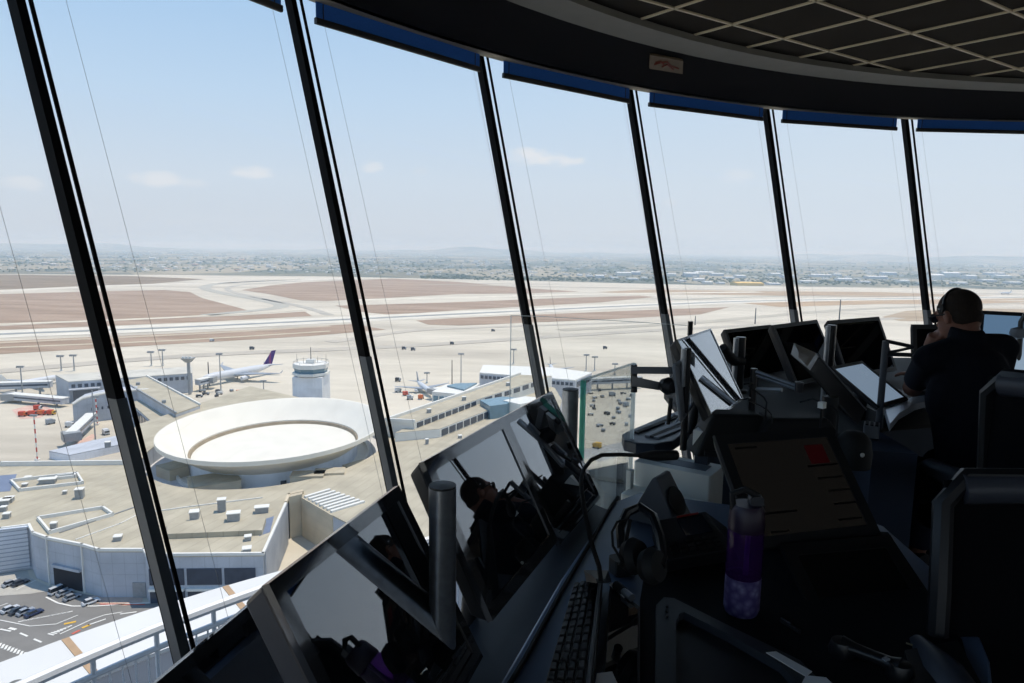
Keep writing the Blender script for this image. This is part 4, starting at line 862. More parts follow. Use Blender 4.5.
def monitor(fr, label, t=.05, bz=.02, name='monitor', group=None, shell=BP, bezel=BZ, screen=SCR, foot=None, cat='monitor', chamfer=.03):
    A, u, v, n, w, h = fr; P = lambda x, y, z: A + u * x + v * y + n * z
    base = P(w / 2, h, -t); e = empty(name, base, label, cat, group)
    f = lambda i, z: [P(i, i, z), P(w - i, i, z), P(w - i, h - i, z), P(i, h - i, z)]
    mb = MB(); mb.hexa(f(.012, -t), f(-.004, -.012)); mb.build('shell', shell, e, bevel=.006)
    mb = MB()
    o, q = f(-.004, -.012), f(bz, -.012); o2, q2 = f(-.003, 0), f(bz, 0)
    for i in range(4):
        j = (i + 1) % 4; mb.hexa([o[i], o[j], q[j], q[i]], [o2[i], o2[j], q2[j], q2[i]])
    mb.build('bezel', bezel, e)
    mb = MB().hexa(f(bz - .001, -.010), f(bz - .001, -.003)); mb.build('screen', screen, e)
    return e, P
# ---- near console
fB = frame((271, 584.5), (399, 487), (482, 656), .42); fC = frame((425, 462.5), (503, 418), (557, 540), .40)
A, u, v, n, w, h = fC
fD = frame((503.5, 418), (552, 392), (600, 497), .40)
DZ = .68
# console body: worktop on a panelled pedestal, sloping monitor ledge along its window side
dk = empty('console_desk', at(760, 620, 0), 'near control console with blue grey worktop, curved right edge and dark panels', 'desk')
top = [at(x, y, DZ) for x, y in ((478, 760), (500, 683), (560, 580), (613, 502), (640, 492), (720, 503), (800, 513), (868, 520), (884, 526), (900, 540), (930, 566), (968, 607), (990, 660), (1000, 760))]
MB().prism([(p.x, p.y) for p in top], DZ - .035, DZ).build('worktop', DSK, dk, bevel=.006)
cx = sum(p.x for p in top) / len(top); cy = sum(p.y for p in top) / len(top)
MB().prism([(cx + (p.x - cx) * .75 - .05, cy + (p.y - cy) * .85) for p in top], 0, DZ - .035).build('pedestal', DKP, dk)
lp0 = [fB[0] + fB[2] * fB[5] * 1.0, fD[0] + fD[1] * .40 + fD[2] * fD[5]]
a = Vector((-.20, .62, 0)); 
MB().hexa([Vector((x, y, 0)) for x, y in ((-.42, .45), (-.02, .45), (.32, 2.12), (.20, 2.30))], [Vector((x, y, .655)) for x, y in ((-.42, .45), (.02, .45), (.34, 2.14), (.20, 2.30))]).build('ledge_base', DKP, dk)
e0, e1 = at(482, 683, DZ), at(613, 502, DZ); q0 = at(470, 683, DZ); q1 = at(603, 499, DZ)
MB().tube([at(x, y, DZ + .004) for x, y in ((500, 700), (524, 660), (562, 590), (592, 540), (612, 505), (618, 497))], .006, 6).build('edge_strip', RUB, dk)
mA, _ = monitor(frame((150, 690), (266, 593), (303, 683), .36, .36), 'dark glossy monitor cut off at the bottom left corner, nearest of the left row', bz=.022, t=.06, shell=SILV)
mB, PB = monitor(fB, 'large glossy monitor reflecting a head, second from the near end of the left row', bz=.022, t=.07, shell=SILV)
mC, PC = monitor(fC, 'glossy monitor behind the near steel post, left one of the joined pair', bz=.024, t=.055)
mD, PD = monitor(fD, 'glossy monitor beside the green edged glass, right one of the joined pair', bz=.022, t=.055)
for e, (A, u, v, n, w, h) in ((mB, fB), (mC, fC), (mD, fD), (mA, frame((150, 690), (266, 593), (303, 683), .36, .36))):
    b = A + u * w / 2 + v * h * .8 - n * .05; MB().tube([b, b - n * .07 - Vector((0, 0, .03)), Vector((b.x - n.x * .08, b.y - n.y * .08, .64))], .022, 10).build('mount', BP, e)
def post(px, py_top, dist, r, label):
    p = along(px, py_top, dist); e = empty('steel_post', Vector((p.x, p.y, .655)), label, 'post')
    MB().tube([Vector((p.x, p.y, .655)), p], r, 24).build('tube', STL, e); MB().lathe(p, [(r * .97, 0), (r * .97, .004), (0, .006)], 24).build('cap', CAP, e)
    MB().lathe(Vector((p.x, p.y, .655)), [(r * 1.7, 0), (r * 1.7, .012), (r, .02)], 24).build('flange', BP, e)
post(442.5, 487, 1.22, .0255, 'short polished steel post in front of the joined pair of monitors'); post(570.5, 390, 2.42, .0295, 'steel post behind the pair of monitors, beside the green edged glass')
# ---- glass screens
GEDG = edgeglass('green_glass_edge', (158, 214, 204)); CLR = edgeglass('bright_glass_edge', (236, 242, 244))
PG = glassmat('partition_glass', (.955, .975, .97), .08)
a, b = along(583, 380.5, 2.32), along(634.5, 361.5, 2.72); b.z = a.z; zt = a.z
gs = empty('glass_screen', Vector(((a.x + b.x) / 2, (a.y + b.y) / 2, 0)), 'clear glass screen with a green near edge standing between two consoles', 'glass screen')
d = (b - a).normalized(); nn = Vector((-d.y, d.x, 0)) * .006
vz = lambda p, z: Vector((p.x, p.y, z))
MB().hexa([vz(a - nn, .3), vz(b - nn, .3), vz(b + nn, .3), vz(a + nn, .3)], [vz(a - nn, zt), vz(b - nn, zt), vz(b + nn, zt), vz(a + nn, zt)]).build('pane', PG, gs)
m2 = nn * 1.25
MB().hexa([vz(a - m2 - d * .004, .3), vz(a - m2 + d * .010, .3), vz(a + m2 + d * .010, .3), vz(a + m2 - d * .004, .3)], [vz(a - m2 - d * .004, zt), vz(a - m2 + d * .010, zt), vz(a + m2 + d * .010, zt), vz(a + m2 - d * .004, zt)]).build('green_edge', GEDG, gs)
MB().hexa([vz(b - m2 - d * .002, .3), vz(b - m2 + d * .006, .3), vz(b + m2 + d * .006, .3), vz(b + m2 - d * .002, .3)], [vz(b - m2 - d * .002, zt), vz(b - m2 + d * .006, zt), vz(b + m2 + d * .006, zt), vz(b + m2 - d * .002, zt)]).build('far_edge', CLR, gs)
MB().hexa([vz(a - m2, zt), vz(b - m2, zt), vz(b + m2, zt), vz(a + m2, zt)], [vz(a - m2, zt + .004), vz(b - m2, zt + .004), vz(b + m2, zt + .004), vz(a + m2, zt + .004)]).build('top_edge', CLR, gs)
MB().box(vz((a + b) / 2, .15), ((b - a).length, .06, .3), atan2(d.y, d.x)).build('base_channel', DKP, gs)
PG2 = glassmat('guard_glass', (.975, .98, .98), .04); THN = edgeglass('thin_glass_edge', (236, 242, 244))
pts = [along(511, 316.5, 3.74), along(560, 319, 3.67), along(645, 327.5, 3.52), along(690, 333, 3.43)]
for p in pts: p.z = 1.1425
gg = empty('guard_screen', Vector((pts[1].x, pts[1].y, 0)), 'tall frameless guard glass behind the monitors with thin bright top edge', 'glass screen')
vs_ = []
for i_, p in enumerate(pts):
    d = (pts[min(i_ + 1, 3)] - pts[max(i_ - 1, 0)]).normalized(); nn = Vector((-d.y, d.x, 0)) * .004
    vs_ += [vz(p - nn, .2), vz(p + nn, .2), vz(p + nn, 1.1425), vz(p - nn, 1.1425)]
MB().add(vs_, [(i_ * 4 + k, i_ * 4 + (k + 1) % 4, i_ * 4 + 4 + (k + 1) % 4, i_ * 4 + 4 + k) for i_ in range(3) for k in range(4)] + [(0, 1, 2, 3), (12, 13, 14, 15)]).build('pane', PG2, gg)
MB().tube(pts, .0018, 6).build('top_edge', THN, gg); MB().tube([vz(pts[0], .2), vz(pts[0], 1.1425)], .003, 6).build('side_edge', THN, gg)
p = pts[-1]; MB().box(vz(p, 1.13), (.02, .02, .07)).build('end_clip', BP, gg)
for p, q in zip(pts, pts[1:]): d = q - p; MB().box(vz((p + q) / 2, .1), (d.length, .05, .2), atan2(d.y, d.x)).build('base_channel', DKP, gg)
# ---- rack of off white equipment between the consoles
rk = empty('equipment_rack', at(680, 520, 0), 'low off white equipment cabinet with grey inset strips and vent slots between the consoles', 'cabinet')
a, b = at(628, 462, .70), at(712, 492, .55); a = Vector((.455, 2.50, 0)); b = Vector((.86, 2.22, 0)); d = (b - a).normalized(); ang = atan2(d.y, d.x); nn = Vector((-d.y, d.x, 0))
if nn.y < 0: nn = -nn
L2 = (b - a).length
def onr(x, y, z): return a + d * x + nn * y + Vector((0, 0, z))
Mr = Matrix.Rotation(ang, 3, 'Z')
MB().rbox(onr(.14, .13, .35), (.30, .16, .70), .008, Mr).build('upper_cabinet', WBX, rk, bevel=.003)
MB().box(onr(.14, .13, .7005), (.23, .07, .003), M=Mr).build('inset_strip', GBX, rk); MB().rbox(onr(.27, -.02, .305), (.54, .12, .61), .008, Mr).build('lower_cabinet', WBX, rk, bevel=.003)
MB().box(onr(.27, -.084, .48), (.52, .012, .20), M=Mr).build('front_panel', GBX, rk)
mb = MB()
for k in range(11): mb.box(onr(.30 + k * .017, -.091, .53), (.006, .006, .03), M=Mr)
mb.build('vent_slots', RUB, rk)
c = onr(.26, -.09, .55); MB().lathe(c, [(.011, 0), (.011, .02), (.0, .022)], 12, Matrix.Rotation(RAD(90), 3, d) if False else Mr @ Matrix.Rotation(RAD(90), 3, 'X')).build('screw_knob', STL, rk)
MB().rbox(onr(.0, .0, .34), (.02, .03, .68), .003, Mr).build('side_rail', WBX, rk)
wb = empty('wall_socket_box', at(704, 470, 0), 'small white box with a grey square under the black worktop', 'box')
p = along(704, 441, 2.62); MB().box(p, (.07, .05, .085), ang).build('case', WBX, wb); MB().box(p + Vector((-.006, -.03, 0)), (.036, .012, .036), ang).build('grey_square', GBX, wb)
MB().box(Vector((p.x, p.y + .01, (p.z - .0425) / 2)), (.05, .03, p.z - .0425), ang).build('stem', DKP, wb)
sf = empty('sill_shelf', Vector((.36, 2.62, 0)), 'dark sill shelf with a row of vent slots behind the joined monitors', 'shelf')
q = [at(588, 470, .5), at(628, 462, .5), at(628, 500, .5), at(604, 492, .5)]; MB().prism([(v_.x, v_.y) for v_ in q], .0, .5).build('shelf_top', DKP, sf)
mb = MB()
for k in range(10): p = at(596 + k * 3.2, 478 + k * .4, .503); mb.box(p, (.006, .07, .005), .5)
mb.build('vent_slots', RUB, sf)
mt = [at(x, y, DZ + .003) for x, y in ((648, 548), (700, 524), (760, 540), (860, 530), (888, 532), (942, 612), (962, 640), (985, 720), (640, 720), (640, 600))]
tag(MB().hexa([vz(p, DZ) for p in mt], mt).build('desk_mat', mat('black_desk_mat', (20, 22, 26), .8, spec=.2, var=.08, scale=40)), 'black desk mat covering the middle of the near console worktop', 'desk mat')
# ---- speaker, headset, telephone, bottle
def rest(px, py, z=DZ): return at(px, py, z)
DT = DZ; DZ = DZ + .0035
p = at(655, 528, DZ); sp = empty('desk_speaker', p, 'dark wedge shaped desk speaker with a round driver in front of the white cabinet', 'speaker')
q = [depth(628, 506, 1.80), depth(663.5, 475, 1.90), depth(693, 511, 1.78), depth(668, 531, 1.70)]
c = [Vector(v_) for v_ in q]
S0 = at(640, 522, DZ); ex = Vector((.80, -.60, 0)); ey = Vector((.60, .80, 0)); base = at(633, 521, DZ)
def spk(x, y, z): return base + ex * x + ey * y + Vector((0, 0, z))
MB().hexa([spk(-.02, 0, 0), spk(.15, 0, 0), spk(.15, .12, 0), spk(-.02, .12, 0)], [spk(.052, .01, .145), spk(.066, .01, .145), spk(.066, .11, .145), spk(.052, .11, .145)]).build('case', mat('speaker_case', (84, 90, 98), .5, var=.05), sp, bevel=.006)
nf = (spk(.15, .06, 0) - spk(.066, .06, .145)).cross(ey).normalized()
if nf.dot(ex) < 0: nf = -nf
c = spk(.108, .06, .072) + nf * .004; zq = nf.to_track_quat('Z', 'Y').to_matrix()
MB().lathe(c, [(.044, 0), (.044, .003), (.036, .004), (.012, -.002), (0, -.002)], 24, zq).build('driver', RUB, sp)
# telephone console
ph = empty('telephone_console', at(700, 560, DZ), 'black sloping telephone console with keys and a red edge light', 'telephone')
tb = [at(662, 573, DZ), at(740, 560, DZ), at(727, 527, DZ), at(652, 538, DZ)]
tt = [depth(667, 560, (tb[0] - EYE).dot(_f) * .985), depth(733, 548, (tb[1] - EYE).dot(_f) * .985), depth(705, 511, (tb[2] - EYE).dot(_f) * .95), depth(652, 521, (tb[3] - EYE).dot(_f) * .95)]
MB().hexa(tb, tt).build('body', BP, ph, bevel=.004)
up = (tt[1] - tt[0]).cross(tt[3] - tt[0]).normalized()
if up.z < 0: up = -up
lerp = lambda s, t: (tt[0] * (1 - s) + tt[1] * s) * (1 - t) + (tt[3] * (1 - s) + tt[2] * s) * t
MB().hexa([lerp(*s) + up * .0 for s in ((.42, .45), (.88, .45), (.88, .9), (.42, .9))], [lerp(*s) + up * .004 for s in ((.42, .45), (.88, .45), (.88, .9), (.42, .9))]).build('display', scr('phone_display', (26, 34, 48), .05, .5), ph)
for i in range(6):
    for j in range(3):
        s, t = .1 + i * .135, .08 + j * .105; MB().hexa([lerp(*q) for q in ((s, t), (s + .1, t), (s + .1, t + .07), (s, t + .07))], [lerp(*q) + up * .005 for q in ((s, t), (s + .1, t), (s + .1, t + .07), (s, t + .07))]).build('key', BPS, ph)
MB().hexa([lerp(*s) for s in ((.45, .95), (.85, .95), (.85, .985), (.45, .985))], [lerp(*s) + up * .003 for s in ((.45, .95), (.85, .95), (.85, .985), (.45, .985))]).build('edge_light', mat('red_strip', (150, 30, 26), .5, var=0), ph)
# headset hung over the console's left side
hs = empty('headset', at(634, 570, DZ), 'black headset with cable loop leaning on the left of the telephone console', 'headset')
hb = [depth(x, y, k) for x, y, k in ((622, 548, 1.56), (620, 528, 1.58), (627, 512, 1.60), (640, 507, 1.60), (653, 516, 1.57), (660, 536, 1.52), (663, 556, 1.48), (660, 566, 1.46))]
MB().tube(hb, .011, 8).build('headband', BPS, hs)
for i, (x, y, k) in enumerate(((634, 556, 1.50), (652, 566, 1.46))):
    c = depth(x, y, k); MB().lathe(c, [(.0, -.02), (.032, -.018), (.04, 0), (.032, .018), (0, .02)], 20, Vector((.7, -.6, .3)).to_track_quat('Z', 'Y').to_matrix()).build('ear_cup', RUB, hs)
MB().tube([depth(x, y, k) for x, y, k in ((626, 520, 1.56), (617, 522, 1.54), (612, 532, 1.52), (613, 546, 1.50), (619, 556, 1.48), (622, 563, 1.47))], .003, 6).build('cable', RUB, hs)
MB().tube([depth(x, y, k) for x, y, k in ((630, 520, 1.54), (626, 540, 1.51), (622, 560, 1.48), (620, 566, 1.47))], .005, 6).build('microphone_boom', RUB, hs)
p = at(622, 572, DZ); MB().rbox(p + Vector((0, 0, .02)), (.06, .05, .04), .012, Matrix.Rotation(.4, 3, 'Z')).build('inline_switch', BP, hs)
# bottle
bp = at(741, 611, DZ); bt = empty('water_bottle', bp, 'translucent purple water bottle with white floral lower half on the desk', 'bottle')
k = (bp - EYE).dot(_f) / 683; R_ = 17.3 * k; Hb = 0.0
zb = lambda y: hgtz(bp, 741, y)
def hgtz(p, x, y): d_ = ray(x, y); return EYE.z + d_.z * hypot(p.x, p.y) / hypot(d_.x, d_.y) - p.z
PURP = bpy.data.materials.new('purple_plastic'); PURP.use_nodes = True; nt = PURP.node_tree; b_ = nt.nodes['Principled BSDF']; b_.inputs['Base Color'].default_value = (*lin((70, 34, 96)), 1); b_.inputs['Roughness'].default_value = .12
ltp = nt.nodes.new('ShaderNodeBsdfTransparent'); ltp.inputs[0].default_value = (.42, .22, .62, 1); mxs = nt.nodes.new('ShaderNodeMixShader'); mxs.inputs[0].default_value = .45
nt.links.new(ltp.outputs[0], mxs.inputs[1]); nt.links.new(b_.outputs[0], mxs.inputs[2]); nt.links.new(mxs.outputs[0], nt.nodes['Material Output'].inputs[0])
z1, z2, z3 = zb(574), zb(528), zb(508)
FLO, nt3, b3 = landmat('floral_sleeve'); v3 = tex(nt3, 'ShaderNodeTexVoronoi', 60); nt3.links.new(ramp(nt3, v3.outputs['Distance'], [(.0, (128, 126, 160)), (.35, (92, 86, 130)), (.7, (62, 52, 104))]), b3.inputs['Base Color'])
MB().lathe(bp, [(R_ * .9, 0), (R_, .012), (R_, z1)], 28).build('printed_sleeve', FLO, bt); MB().lathe(bp, [(R_ * .99, z1), (R_, z1 + .01), (R_, z2 - .01), (R_ * .96, z2)], 28).build('body', PURP, bt)
MB().lathe(bp, [(R_ * 1.0, z2), (R_ * 1.02, z2 + .006), (R_ * .95, z3), (R_ * .8, z3 + .012)], 28).build('cap', mat('purple_cap', (34, 18, 44), .4, var=.05), bt)
MB().tube([bp + Vector((.004, 0, z1 * .6)), bp + Vector((.006, 0, z2))], .006, 8).build('straw', mat('violet_straw', (120, 84, 160), .4, var=0), bt)
q = bp + Vector((0, 0, z3)); MB().tube([q + Vector((-R_ * .8, 0, .0)), q + Vector((-R_ * .9, .0, .035)), q + Vector((-R_ * .2, 0, .045)), q + Vector((R_ * .6, 0, .03)), q + Vector((R_ * .8, 0, .0))], .008, 8).build('carry_loop', RUB, bt)
MB().rbox(q + Vector((R_ * .4, -.005, .022)), (.03, .02, .022), .006, axis=1).build('spout', mat('grey_spout', (56, 58, 64), .4, var=0), bt)
# ---- the two right-hand displays of the near console
KS = bpy.data.materials.new('strip_display'); KS.use_nodes = True
nt = KS.node_tree; b_ = nt.nodes['Principled BSDF']; b_.inputs['Base Color'].default_value = (.012, .011, .010, 1); b_.inputs['Roughness'].default_value = .25; b_.inputs['Emission Color'].default_value = (*lin((62, 59, 56)), 1); b_.inputs['Emission Strength'].default_value = .07
fK = frame((716, 436), (831, 428), (880, 533), .38); mK, PK = monitor(fK, 'large dim brownish display with a red block, standing upright behind the bottle', bezel=BP, screen=KS, t=.045, bz=.026)
A, u, v, n, w, h = fK
def blk(x0, y0, x1, y1, name, m, par=mK, P=PK): MB().hexa([P(x0 * w, y0 * h, -.004) for x0, y0 in ((x0, y0), (x1, y0), (x1, y1), (x0, y1))], [P(a_ * w, b_ * h, -.0022) for a_, b_ in ((x0, y0), (x1, y0), (x1, y1), (x0, y1))]).build(name, m, par)
RB_ = mat('red_block', (30, 8, 10), .4, var=0, emit=((110, 20, 30), .05)); DKB = mat('dark_bar', (12, 12, 14), .4, var=0)
blk(.70, .15, .86, .33, 'red_block', RB_)
for y0, x0, x1 in ((.12, .12, .3), (.34, .66, .92), (.46, .7, .92), (.58, .74, .93), (.70, .74, .94), (.84, .72, .92), (.72, .1, .42), (.88, .15, .3)): blk(x0, y0, x1, y0 + .018, 'text_row', DKB)
b = A + u * w / 2 + v * h * .55 - n * .045; MB().hexa([Vector((b.x - .09, b.y + .03, DZ)), Vector((b.x + .09, b.y + .03, DZ)), Vector((b.x + .09, b.y + .15, DZ)), Vector((b.x - .09, b.y + .15, DZ))], [b + Vector((-.04, .0, -.02)), b + Vector((.04, 0, -.02)), b + Vector((.04, .03, .02)), b + Vector((-.04, .03, .02))]).build('stand', BP, mK)
fL = frame((782, 545), (890, 536), (937, 614), .315); mL, PL_ = monitor(fL, 'black blank display lying back on the desk in front of the dim brownish display', bezel=BPS, screen=scr('matt_display', (16, 17, 18), .02, .25, rough=.2), t=.02, bz=.03)
A, u, v, n, w, h = fL
q = [A + v * h * .1 + u * .05 - n * .02, A + v * h * .1 + u * (w - .05) - n * .02]
MB().hexa([Vector((q[0].x, q[0].y, DZ)), Vector((q[1].x, q[1].y, DZ)), Vector((q[1].x, q[1].y + .05, DZ)), Vector((q[0].x, q[0].y + .05, DZ))], [q[0], q[1], q[1] + Vector((0, .04, .01)), q[0] + Vector((0, .04, .01))]).build('stand', BP, mL)
# ---- keyboard, tray frame, microphone and papers at the bottom
kb = empty('keyboard', at(580, 640, DZ), 'black keyboard seen along its length with a bright rail, at the bottom middle', 'keyboard')
k0, k1, k2, k3 = at(574, 583, DZ + .03), at(603, 577, DZ + .03), at(592, 700, DZ + .03), at(540, 700, DZ + .03)
MB().hexa([vz(k, DZ) for k in (k0, k1, k2, k3)], [k0, k1, k2, k3]).build('case', BP, kb, bevel=.003)
for i in range(14):
    for j in range(4):
        s0, s1, t0, t1 = (j + .12) / 5, (j + .9) / 5, (i + .3) / 15, (i + 1.1) / 15
        L_ = lambda s, t: (k0 * (1 - s) + k1 * s) * (1 - t) + (k3 * (1 - s) + k2 * s) * t
        MB().hexa([L_(s0, t0), L_(s1, t0), L_(s1, t1), L_(s0, t1)], [L_(*q) + Vector((0, 0, .006)) for q in ((s0 + .02, t0 + .005), (s1 - .02, t0 + .005), (s1 - .02, t1 - .005), (s0 + .02, t1 - .005))]).build('key', BPS, kb)
d = (k2 - k1).normalized(); MB().tube([k1 + Vector((-.006, 0, .004)), k2 + Vector((-.01, 0, .004))], .004, 6).build('rail', GBX, kb)
gm = empty('gooseneck_microphone', at(597, 580, DZ), 'black gooseneck microphone arching from the keyboard to the white cabinet', 'microphone')
pts = [depth(x, y, k) for x, y, k in ((601, 581, 1.46), (599, 566, 1.49), (592, 545, 1.53), (586, 518, 1.58), (582, 495, 1.62), (581, 480, 1.66), (584, 469, 1.70), (591, 460, 1.74), (602, 455, 1.78), (620, 454.5, 1.82), (640, 455.5, 1.86))]
MB().tube(pts, .0055, 8).build('gooseneck', RUB, gm); MB().tube([pts[-1], depth(655, 455.5, 1.89), depth(676, 455, 1.93)], .013, 10, rs=[.008, .015, .014]).build('microphone_head', RUB, gm)
b = at(597, 590, DZ); MB().hexa([b + Vector((x, y, .036)) for x, y in ((-.03, -.03), (.03, -.03), (.03, .03), (-.03, .03))], [pts[0] + Vector((x, y, 0)) for x, y in ((-.01, -.01), (.01, -.01), (.01, .01), (-.01, .01))]).build('base', BP, gm)
tr = empty('tray_frame', at(690, 650, DZ), 'dark grey flat tray with a raised rounded rim and three dots, bottom middle', 'tray')
o = [at(x, y, DZ + .03) for x, y in ((655, 700), (656, 605), (664, 597), (674, 598), (730, 626), (800, 660), (840, 700))]; i_ = [at(x, y, DZ + .03) for x, y in ((676, 700), (676, 622), (679, 614), (684, 612), (728, 634), (780, 664), (812, 700))]
mb = MB()
for j in range(len(o) - 1): mb.hexa([vz(o[j], DZ), vz(o[j + 1], DZ), vz(i_[j + 1], DZ), vz(i_[j], DZ)], [o[j], o[j + 1], i_[j + 1], i_[j]])
mb.build('rim', mat('tray_grey', (42, 48, 56), .5, var=.04), tr)
MB().prism([(p.x, p.y) for p in i_], DZ, DZ + .012).build('floor_panel', BP, tr)
for j in range(3): p = at(667, 607 + j * 5, DZ + .031); MB().lathe(p, [(.003, 0), (.003, .002), (0, .002)], 8).build('dot', RUB, tr)
dv = empty('glossy_panel', at(620, 650, DZ), 'black glossy touch panel mirroring the purple bottle, between keyboard and tray', 'touch panel')
q = [at(x, y, DZ + .02) for x, y in ((610, 583), (640, 606), (640, 700), (600, 700))]
MB().hexa([vz(p, DZ) for p in q], q).build('case', BP, dv, bevel=.003); c = sum(q, Vector()) / 4; MB().hexa([c + (p - c) * .86 for p in q], [c + (p - c) * .86 + Vector((0, 0, .002)) for p in q]).build('screen', SCR, dv)
pg = empty('connector_plug', at(627, 592, DZ + .02), 'small silver and black plug lying beside the headset switch', 'plug'); a, b = at(616, 585, DZ + .03), at(632, 598, DZ + .03)
MB().tube([a, (a + b) / 2], .011, 10).build('sleeve', RUB, pg); MB().tube([(a + b) / 2, b], .009, 10).build('metal_tip', STL, pg)
def sheet(px, label, z=DZ + .001, name='paper_sheet'):
    q = [at(x, y, z) for x, y in px]; tag(MB().hexa(q, [p + Vector((0, 0, .0015)) for p in q]).build(name, PAP), label, 'paper')
sheet(((594, 690), (597, 674), (612, 672), (620, 690)), 'white paper scrap at the bottom edge beside the keyboard', DZ + .023); sheet(((609, 585), (613, 583), (626, 596), (624, 598)), 'narrow white paper strip beside the silver plug', DZ + .023)
sheet(((766, 653), (776, 652), (812, 672), (806, 677)), 'white paper strip on the desk below the blank display', DZ + .0315); sheet(((798, 690), (806, 676), (826, 678), (838, 690)), 'white paper corner at the bottom edge right of the tray', DZ + .0315)
pn = empty('pen', at(790, 624, DZ), 'short pen with a pale clip lying left of the blank display', 'pen'); a, b = at(781, 620, DZ + .006), at(800, 632, DZ + .006)
MB().tube([a, b], .005, 8).build('barrel', BP, pn); MB().tube([a + Vector((0, 0, .005)), a * .5 + b * .5 + Vector((0, 0, .006))], .0016, 6).build('clip', STL, pn)
hd = empty('telephone_handset', at(865, 655, DZ), 'black telephone handset lying on the desk in front of the blank display', 'telephone handset'); pts = [at(x, y, DZ + .02) for x, y in ((842, 645), (856, 650), (874, 657), (890, 664), (900, 668))]
MB().tube(pts, .014, 10, rs=[.02, .014, .013, .015, .02]).build('grip', BPS, hd)
for p in (pts[0], pts[-1]): MB().lathe(vz(p, DZ), [(.024, 0), (.026, .012), (.02, .03), (0, .032)], 16).build('earpiece', BPS, hd)
p = at(886, 659, DZ + .037); MB().box(p, (.012, .009, .004), .4).build('button', GBX, hd)
bk = empty('notebook', at(905, 668, DZ), 'dark notebook on the desk at the bottom right with a thin pale line', 'notebook'); q = [at(x, y, DZ + .012) for x, y in ((905, 650), (958, 640), (985, 690), (915, 700))]
MB().hexa([vz(p, DZ) for p in q], q).build('cover', BP, bk)
a, b = at(906, 643, DZ + .002), at(930, 651, DZ + .002); tag(MB().tube([a, b], .0018, 6).build('pencil', mat('pencil_wood', (176, 160, 120), .6, var=.1)), 'thin pale pencil lying in front of the blank display', 'pencil')
# ------------------------------------------------------------------ second console, its monitors, chairs and the person
CZ = .75
LZ2 = .84
c2 = empty('console_desk', Vector((1.4, 3.1, 0)), 'far control console under the row of dark monitors, with a curved pale lip', 'desk')
tp = [at(x, y, CZ) for x, y in ((686, 420), (694, 428), (716, 432), (760, 433), (800, 432))]
poly = [(p.x, p.y) for p in tp] + [tuple(at(x, y, CZ)[:2]) for x, y in ((840, 434), (872, 434), (886, 424))] + [(1.75, 3.0), (2.6, 3.25), (3.2, 3.3), (3.2, 5.0), (1.2, 4.9), (.82, 3.6)]
MB().prism(poly, CZ - .035, CZ).build('worktop', RUB, c2, bevel=.006)
MB().prism([(.86, 3.02), (1.34, 2.86), (1.36, 3.62), (3.1, 3.7), (3.1, 4.8), (1.3, 4.7)], 0, CZ - .035).build('pedestal', DKP, c2)
lipo = [at(x, y, LZ2) for x, y in ((885, 408), (897, 402), (912, 397), (930, 394.5), (960, 393), (1000, 393), (1060, 395))]
lipi = [at(x, y, LZ2) for x, y in ((890, 424), (899, 413), (915, 404), (935, 399), (962, 397.5), (1000, 398), (1060, 400))]
mb = MB()
for i in range(len(lipo) - 1): mb.hexa([vz(lipi[i], LZ2 - .03), vz(lipi[i + 1], LZ2 - .03), vz(lipo[i + 1], LZ2 - .03), vz(lipo[i], LZ2 - .03)], [lipi[i], lipi[i + 1], lipo[i + 1], lipo[i]])
mb.build('front_lip', mat('pale_lip', (206, 216, 230), .3, .5, spec=.8, var=.03), c2)
MB().hexa([vz(lipo[0], CZ), vz(lipo[-1], CZ), Vector((3.0, 3.5, CZ)), Vector((1.6, 3.4, CZ))], [vz(lipo[0], LZ2 - .031), vz(lipo[-1], LZ2 - .031), Vector((3.0, 3.5, LZ2 - .02)), Vector((1.6, 3.4, LZ2 - .02))]).build('raised_top', BP, c2)
sp_ = [at(x, y, 0) for x, y in ((871, 560), (934, 560))]
a, b = along(872, 455, 2.95), along(918, 452, 3.0)
MB().hexa([vz(a, 0), vz(b, 0), vz(b, 0) + Vector((.03, .35, 0)), vz(a, 0) + Vector((.03, .35, 0))], [vz(a, .74), vz(b, .74), vz(b, .74) + Vector((.03, .35, 0)), vz(a, .74) + Vector((.03, .35, 0))]).build('side_panel', mat('slate_panel', (58, 70, 92), .6, var=.04), c2)
# keyboard tray with rounded nose on its own bracket
kt = empty('keyboard_tray', at(660, 432, .72), 'rounded dark tray with grey strips at the left end of the far console', 'tray')
o = [at(x, y, CZ) for x, y in ((622, 434), (630, 430), (668, 414), (682, 409), (700, 414), (698, 424), (672, 441), (655, 444), (636, 443), (624, 440))]
MB().prism([(p.x, p.y) for p in o], CZ - .045, CZ).build('top', mat('tray_blue_black', (40, 50, 66), .4, spec=.5, var=.04), kt, bevel=.005)
for (x0, y0, x1, y1), m, nm in (((636, 433, 676, 417), RUB, 'slot'), ((647, 436, 683, 421), GBX, 'strip'), ((652, 437, 687, 423), RUB, 'slot'), ((656, 438, 690, 425), GBX, 'strip')):
    a, b = at(x0, y0, CZ + .003), at(x1, y1, CZ + .003); d = b - a; MB().box((a + b) / 2, (d.length, .022, .008), atan2(d.y, d.x)).build(nm, m, kt)
p = at(660, 430, 0); q = at(662, 428, CZ); MB().box(Vector((q.x, q.y + .05, (CZ - .045) / 2)), (.08, .08, CZ - .045)).build('leg', DKP, kt)
cb = empty('cable', at(668, 425, CZ), 'loose silver cable end lying on the keyboard tray', 'cable'); pts = [depth(x, y, 2.62) for x, y in ((666, 424), (669, 418), (674, 415), (679, 417), (676, 422))]
MB().tube(pts, .004, 6).build('lead', STL, cb)
